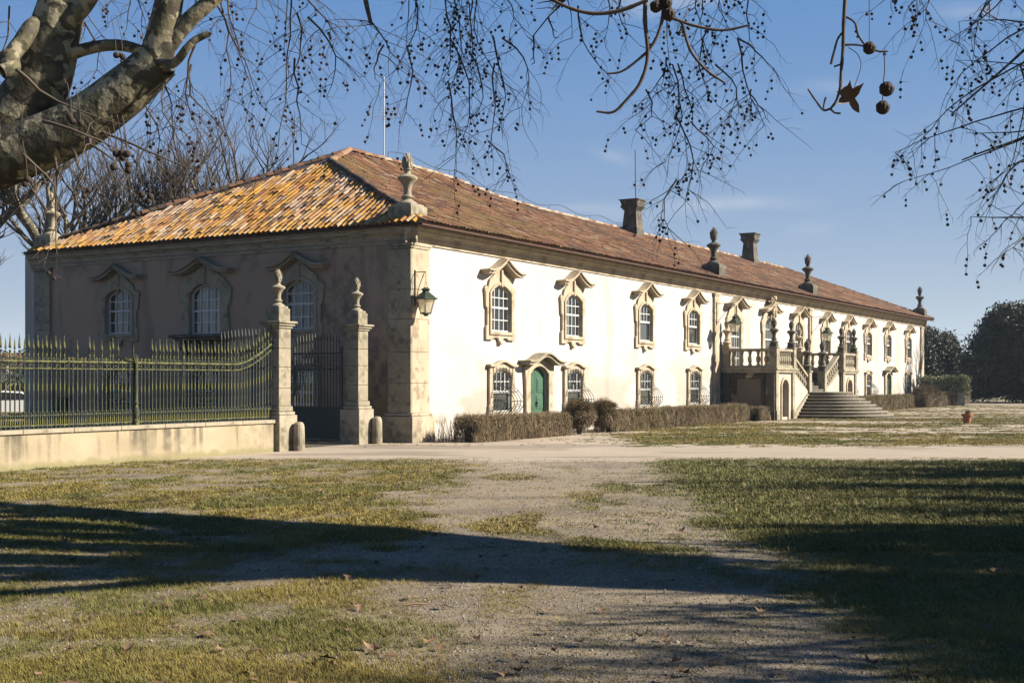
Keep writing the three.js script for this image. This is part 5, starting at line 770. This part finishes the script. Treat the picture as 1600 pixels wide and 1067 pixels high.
// ---- further trees
function bareTree(label, x, d, h, seed, opt = {}) {
  const t = thing('bare_tree', label, 'tree', opt.group || 'bare trees'), r = rngOf(seed), mb = new MB(), tw = new MB(); t.position.set(x, 0, -d);
  const fine = opt.fine ?? 6;
  const grow = (p, dir, len, rad, lv) => {
    const n = 5, pts = [p.clone()], q = p.clone(), dd = dir.clone(); for (let k = 0; k < n; k++) { dd.x += (r() - 0.5) * 0.3; dd.z += (r() - 0.5) * 0.3; dd.y += (r() - 0.5) * 0.2 + (lv > 1 ? 0.06 : 0); dd.normalize(); q.addScaledVector(dd, len / n); pts.push(q.clone()); }
    (lv < 3 ? mb : tw).tube(pts, pts.map((_, i) => lerp(rad, rad * 0.6, i / n)), lv < 2 ? 9 : lv < 4 ? 5 : 3);
    if (lv >= fine) return; const c = lv === 0 ? 5 : lv < 3 ? 4 : 3;
    for (let k = 0; k < c; k++) { const at2 = pts[lv === 0 ? n - (k % 3) : Math.max(1, n - Math.floor(k * 1.4))], a = r() * 6.28, sp = lv === 0 ? 0.75 : 0.65 + 0.35 * r(), nd = dd.clone().addScaledVector(V(Math.cos(a), 0.25, Math.sin(a)), sp).normalize(); grow(at2, nd, len * (lv === 0 ? 0.62 : 0.7) * (0.8 + 0.3 * r()), rad * (lv === 0 ? 0.55 : 0.53), lv + 1); }
  };
  grow(V(0, -0.1, 0), V(opt.lean || 0, 1, 0).normalize(), h * 0.3, h * 0.021 * (opt.thick || 1), 0); part('trunk', mb.geo(), M.bark, t); part('crown', tw.geo(), opt.mat || M.twig, t); return t;
}
bareTree('bare tree with dense upright twigs behind the left roof corner', -24, 66, 27, 301); bareTree('bare tree showing above the left end of the roof', -18.5, 70, 25, 302); bareTree('bare tree at the far left behind the fence', -29, 64, 27, 303); bareTree('slim bare tree behind the left roof slope', -17, 82, 24, 304); bareTree('stout bare tree at the left edge, just beyond the house', -25.5, 56, 20, 307, { thick: 1.5 });
bareTree('bare tree out of sight at right that shades the far end of the front', 45.8, 97, 19, 305, { fine: 5, thick: 1.3 }); bareTree('bare tree out of sight at right that shades the grass beyond the drive', 26, 30.5, 10, 306, { fine: 4, thick: 1.2 });
bareTree('bare tree out of sight at right that dapples the right lawn', 22, 20, 16, 311, { fine: 5, thick: 1.9 }); bareTree('leaning bare tree out of sight at right that streaks the right lawn', 19, 17.5, 14, 313, { fine: 5, thick: 1.8, lean: 0.1 }); bareTree('tall bare tree out of sight at right beside the drive', 27, 27.5, 17, 314, { fine: 5, thick: 1.8 }); bareTree('second bare tree out of sight at right that dapples the right lawn', 24, 23.5, 16, 312, { fine: 5, thick: 1.9 });
bareTree('twiggy bare tree out of sight at right that dapples the near path', 12.6, 8.7, 13, 315, { fine: 6, thick: 1.2 }); bareTree('second twiggy bare tree out of sight at right by the near path', 16.4, 9.4, 15, 316, { fine: 6, thick: 1.3 });
bareTree('stout bare tree out of sight at right near the path', 15.5, 10.2, 12, 309, { fine: 5, thick: 1.9, lean: -0.15 });
const clumpBig = leafClump(71, 16, 0.3, 0.9, 0.45), clumpMid = leafClump(72, 16, 0.16, 0.5, 0.45);
function leafyTree(name, label, x, d, lumps, n, cols, seed, clump, trunk, group) {
  const t = thing(name, label, 'tree', group), r = rngOf(seed), A = [], C = []; t.position.set(x, 0, -d); const tot = lumps.reduce((s, l) => s + l[3] * l[4], 0);
  for (const [lx, ly, lz, rx, ry] of lumps) { const m = Math.round(n * rx * ry / tot); for (let k = 0; k < m; k++) { const v = V(r() - 0.5, r() - 0.5, r() - 0.5).normalize().multiplyScalar(0.55 + 0.5 * Math.pow(r(), 0.6)); if (fbm(v.x * 2.2 + lx * 3 + seed, v.y * 2.2 + v.z * 1.7 + ly, 3) < 0.36) continue; const p = V(lx + v.x * rx, ly + v.y * ry, lz + v.z * rx); if (p.y < 0.2) continue; A.push(M4(p, EU(r() * 6, r() * 6, r() * 6), V(1, 1, 1).multiplyScalar(0.7 + 0.7 * r()))); C.push(pickCol(r, cols)); } }
  const mb = new MB(); limb(mb, [V(0, -0.1, 0), V(0.1, trunk[0] * 0.5, 0), V(0, trunk[0], 0)], trunk[1], trunk[1] * 0.6, 10, 8); for (const l of lumps) limb(mb, [V(0, trunk[0] * 0.5, 0), V(l[0] * 0.5, (trunk[0] + l[1]) * 0.42, l[2] * 0.5), V(l[0], l[1], l[2])], trunk[1] * 0.5, 0.03, 7, 8); part('trunk', mb.geo(), M.bark, t); instanced('crown', clump, leafMat, A, C, t); return t;
}
const everC = [[0.018, 0.03, 0.010], [0.03, 0.042, 0.014], [0.045, 0.05, 0.016], [0.012, 0.02, 0.008]];
leafyTree('evergreen_tree', 'large dark evergreen tree at the right edge', 46.5, 112, [[0, 5.2, 0, 4.6, 3.6], [-3.4, 3.2, 0, 2.8, 3.0], [3.5, 4.4, 0, 4, 4], [-1.2, 7.2, 0, 2.6, 1.6], [2, 1.8, 1, 5, 2]], 5200, everC, 401, clumpBig, [3, 0.4], 'evergreen trees');
leafyTree('evergreen_tree', 'dark rounded evergreen behind the ivy hedge', 42.2, 128, [[0, 4.2, 0, 3.6, 3.0], [-2.2, 3.0, 0, 2.2, 2.6], [2.4, 3.0, 0, 2.2, 2.2]], 3000, everC, 402, clumpBig, [2.5, 0.35], 'evergreen trees');
leafyTree('evergreen_tree', 'low dark evergreen between the two larger ones', 47.5, 134, [[0, 2.0, 0, 3.0, 2.0], [2.5, 1.7, 0, 2.5, 1.8]], 1600, everC, 403, clumpBig, [1.5, 0.25], 'evergreen trees');
leafyTree('evergreen_tree', 'evergreen out of sight at right that shades the near path', 13.5, 9.6, [[0, 3.4, 0, 2.3, 1.9], [-0.5, 2.2, 0.8, 1.7, 1.5], [0.6, 5.0, -0.3, 1.6, 1.3], [0.4, 4.0, 1.7, 1.9, 1.6], [0.2, 2.6, 1.6, 1.6, 1.5]], 3900, everC, 404, clumpMid, [2.4, 0.22], 'evergreen trees');
leafyTree('evergreen_tree', 'evergreen out of sight at right that shades the right lawn', 17.0, 14.2, [[0, 4.6, 0, 2.1, 1.9], [-0.2, 6.4, 0.4, 1.7, 1.4], [0.6, 2.6, -0.6, 1.8, 1.5]], 3600, everC, 405, clumpMid, [2.4, 0.22], 'evergreen trees');

// ------------------------------------------------------------------ ivy hedge, flowerpot and far things
{
  const ivyC = [[0.16, 0.19, 0.06], [0.26, 0.27, 0.12], [0.09, 0.12, 0.04], [0.36, 0.36, 0.2]];
  const iv = (label, x, d, len, h, seed) => { const t = thing('ivy_hedge', label, 'hedge', 'ivy hedges by the far end'), r = rngOf(seed), A = [], C = []; t.position.set(x, 0, -d); const n = Math.round(len * h * 110); for (let k = 0; k < n; k++) { A.push(M4(V((r() - 0.5) * len, 0.5 + (h - 0.5) * r(), 0.35 * (r() - 0.3)), EU(r() * 6, r() * 6, r() * 6), V(1, 1, 1).multiplyScalar(0.5 + 0.3 * r()))); C.push(pickCol(r, ivyC)); } part('low_wall', merge([box(len, 1.0, 0.5, 0, 0, 0)]), M.trim, t); part('stems', merge([box(len - 0.2, h - 0.6, 0.2, 0, 0.55, 0)]), std({ color: rgb(0.04, 0.04, 0.02) }), t); instanced('leaves', clumpMid, leafMat, A, C, t); };
  iv('tall variegated ivy hedge on a low wall past the house', 34.4, 100, 3.6, 2.25, 501); iv('narrow ivy hedge at the side of the far gateway', 37.4, 104, 1.4, 2.3, 502);
  const pt = thing('flower_pot', 'terracotta flower pot with a small plant on the gravel', 'flower pot'); const D = 3904 / (662 - 594); pt.position.set((1512 - 800) / FOCAL * D, 0, -D);
  part('pot', lathe([[0, 0], [0.15, 0], [0.2, 0.34], [0.25, 0.35], [0.255, 0.45], [0.22, 0.45], [0.2, 0.4], [0, 0.4]], 20), std({ color: rgb(0.33, 0.12, 0.06) }), pt); part('rim', new THREE.TorusGeometry(0.245, 0.02, 6, 20).rotateX(Math.PI / 2).translate(0, 0.45, 0), std({ color: rgb(0.36, 0.14, 0.07) }), pt);
  { const r = rngOf(510), p = [], ix = []; for (let k = 0; k < 26; k++) { const a = r() * 6.28, h = 0.2 + 0.22 * r(), l = 0.12 + 0.18 * r(), b = p.length / 3; for (const [t, w] of [[0, 0.018], [0.6, 0.022], [1, 0.002]]) for (const s of [-1, 1]) p.push(Math.cos(a) * l * t - Math.sin(a) * s * w, 0.4 + h * t - 0.1 * t * t, Math.sin(a) * l * t + Math.cos(a) * s * w); ix.push(b, b + 1, b + 2, b + 2, b + 1, b + 3, b + 2, b + 3, b + 4, b + 4, b + 3, b + 5); } const g = new THREE.BufferGeometry(); g.setAttribute('position', new THREE.Float32BufferAttribute(p, 3)); g.setIndex(ix); g.computeVertexNormals(); part('plant', g, std({ color: rgb(0.06, 0.09, 0.03), side: THREE.DoubleSide }), pt); }
  // parked cars beyond the fence
  const car = (label, x, d, turn, col) => {
    const t = thing('parked_car', label, 'car', 'cars parked beyond the fence'); t.position.set(x, 0, -d); t.rotation.y = turn;
    const body = poly([[-2.05, 0.32], [-2.1, 0.55], [-2.0, 0.82], [-1.2, 0.95], [-0.6, 1.38], [0.1, 1.47], [1.0, 1.42], [1.75, 1.0], [2.05, 0.92], [2.1, 0.5], [2.0, 0.3]]);
    part('body', merge([extrude(body, 1.7, -0.85, 0.08)]), new THREE.MeshPhysicalMaterial({ color: col, roughness: 0.35, clearcoat: 1 }), t);
    const gl = std({ color: rgb(0.02, 0.025, 0.03), roughness: 0.1 }); for (const z of [-0.858, 0.838]) part('side_window', merge([extrude(poly([[-1.05, 0.97], [-0.52, 1.32], [0.1, 1.39], [0.95, 1.34], [1.45, 1.0]]), 0.02, z)]), gl, t);
    for (const x2 of [-1.3, 1.3]) for (const z of [-0.78, 0.78]) { const w = sub('wheel', t); w.position.set(x2, 0.31, z); part('tyre', new THREE.TorusGeometry(0.24, 0.08, 8, 20), gl, w); part('rim', new THREE.CylinderGeometry(0.2, 0.2, 0.12, 14).rotateX(Math.PI / 2), M.whitePaint, w); }
  };
  car('silver white car parked beyond the left end of the fence', -26.3, 64, 0.5, rgb(0.5, 0.5, 0.5)); car('dark blue car parked beside the silver one behind the fence', -25.6, 68, 0.6, rgb(0.02, 0.03, 0.06));
  // far village houses and hills
  const vil = (label, x, d, w, h, dep, turn) => { const t = thing('village_house', label, 'house', 'far white village houses'); t.position.set(x, 0, -d); t.rotation.y = turn; const wm = std({ color: rgb(0.5, 0.48, 0.43) }); part('wall', merge([box(w, h, dep, 0, -2, 0), extrude(poly([[-dep / 2, h - 2], [dep / 2, h - 2], [0, h - 0.4]]), w - 0.02, -(w - 0.02) / 2).rotateY(Math.PI / 2)]), wm, t); for (const s of [-1, 1]) { const g = merge([box(w + 0.8, 0.15, dep * 0.62, 0, 0, 0)]), m = part('roof', g, std({ color: rgb(0.36, 0.15, 0.085) }), t); m.position.set(0, h - 1.15, s * dep * 0.27); m.rotation.x = s * 0.28; } for (let k = 0; k < 4; k++) for (const y of [-0.2, 2.6]) if (y < h - 3.4) part('window', merge([box(1, 1.3, 0.1, (k - 1.5) * w / 4.4, y, dep / 2)]), M.blind, t); };
  vil('long white village house far behind the fence', -92, 240, 16, 7.5, 8, 0.3); vil('smaller white village house with red roof far behind the fence', -80, 215, 9, 6, 7, -0.2);
  const hillMat = std({ color: rgb(0.035, 0.05, 0.025), roughness: 1 });
  const hill = (x0, x1, d, f, depth) => { const p = [], ix = [], n = 60; for (let k = 0; k <= n; k++) { const x = lerp(x0, x1, k / n), h = f(k / n); p.push(x, -2, -d, x, h * 0.7, -d - depth * 0.35, x, h, -d - depth * 0.7, x, -2, -d - depth * 1.5); } for (let k = 0; k < n; k++) for (let j = 0; j < 3; j++) { const a = k * 4 + j, b = a + 4; ix.push(a, b, a + 1, a + 1, b, b + 1); } const g = new THREE.BufferGeometry(); g.setAttribute('position', new THREE.Float32BufferAttribute(p, 3)); g.setIndex(ix); g.computeVertexNormals(); structure(numbered('hills'), metreUV(g), hillMat); };
  hill(-1400, 2200, 1700, (t) => 24 + 34 * fbm(t * 9, 3, 4) + 18 * smooth(0.4, 0.8, t), 800); hill(-420, -60, 330, (t) => 5 + 6 * fbm(t * 7, 8, 4), 120);
  for (let k = 0; k < 7; k++) leafyTree('garden_tree', ['rounded dark tree far behind the fence, leftmost', 'dark tree far behind the fence beside the long white house', 'dark tree before the far white houses', 'small dark tree far behind the fence near the house wall', 'bushy dark tree behind the parked cars', 'dark tree at the far side of the left yard', 'low dark tree right of the far white houses'][k], [-100, -88, -70, -47, -52, -62, -76][k], [225, 260, 200, 150, 130, 180, 205][k], [[0, 2.6, 0, 4, 2.6], [2.5, 1.8, 0, 2.6, 1.8]], 420, everC, 520 + k, clumpBig, [1.6, 0.3], 'dark trees of the far village');
  const wires = thing('power_lines', 'thin power lines crossing the sky past the house end', 'wire'); const wm = new MB(); for (const [y0, y1] of [[14.3, 15.4], [13.2, 14.1], [12.2, 12.9]]) { const p = []; for (let k = 0; k <= 16; k++) { const t = k / 16; p.push(V(lerp(70, 140, t), lerp(y0, y1, t) * 0.9 - 2.2 * Math.sin(Math.PI * t), -lerp(250, 270, t))); } wm.tube(p, 0.035, 3); } part('wire', wm.geo(), M.iron, wires);
  for (const [x, d] of [[70, 250], [140, 270]]) { const q = thing('utility_pole', x < 100 ? 'far utility pole hidden by the house end' : 'far utility pole out at the right', 'pole', 'far utility poles'); q.position.set(x, 0, -d); part('pole', tubeGeo([V(0, -1, 0), V(0, 14.2, 0)], [0.16, 0.1], 8), M.darkStone, q); part('crossarm', merge([box(1.6, 0.12, 0.12, 0, 12.8, 0)]), M.darkStone, q); }
}
scene.fog = new THREE.FogExp2(new THREE.Color().setRGB(0.42, 0.50, 0.60), 0.00022);
scene.traverse((o) => { if (o.isMesh) { o.castShadow = true; o.receiveShadow = true; } });
renderer.render(scene, camera);
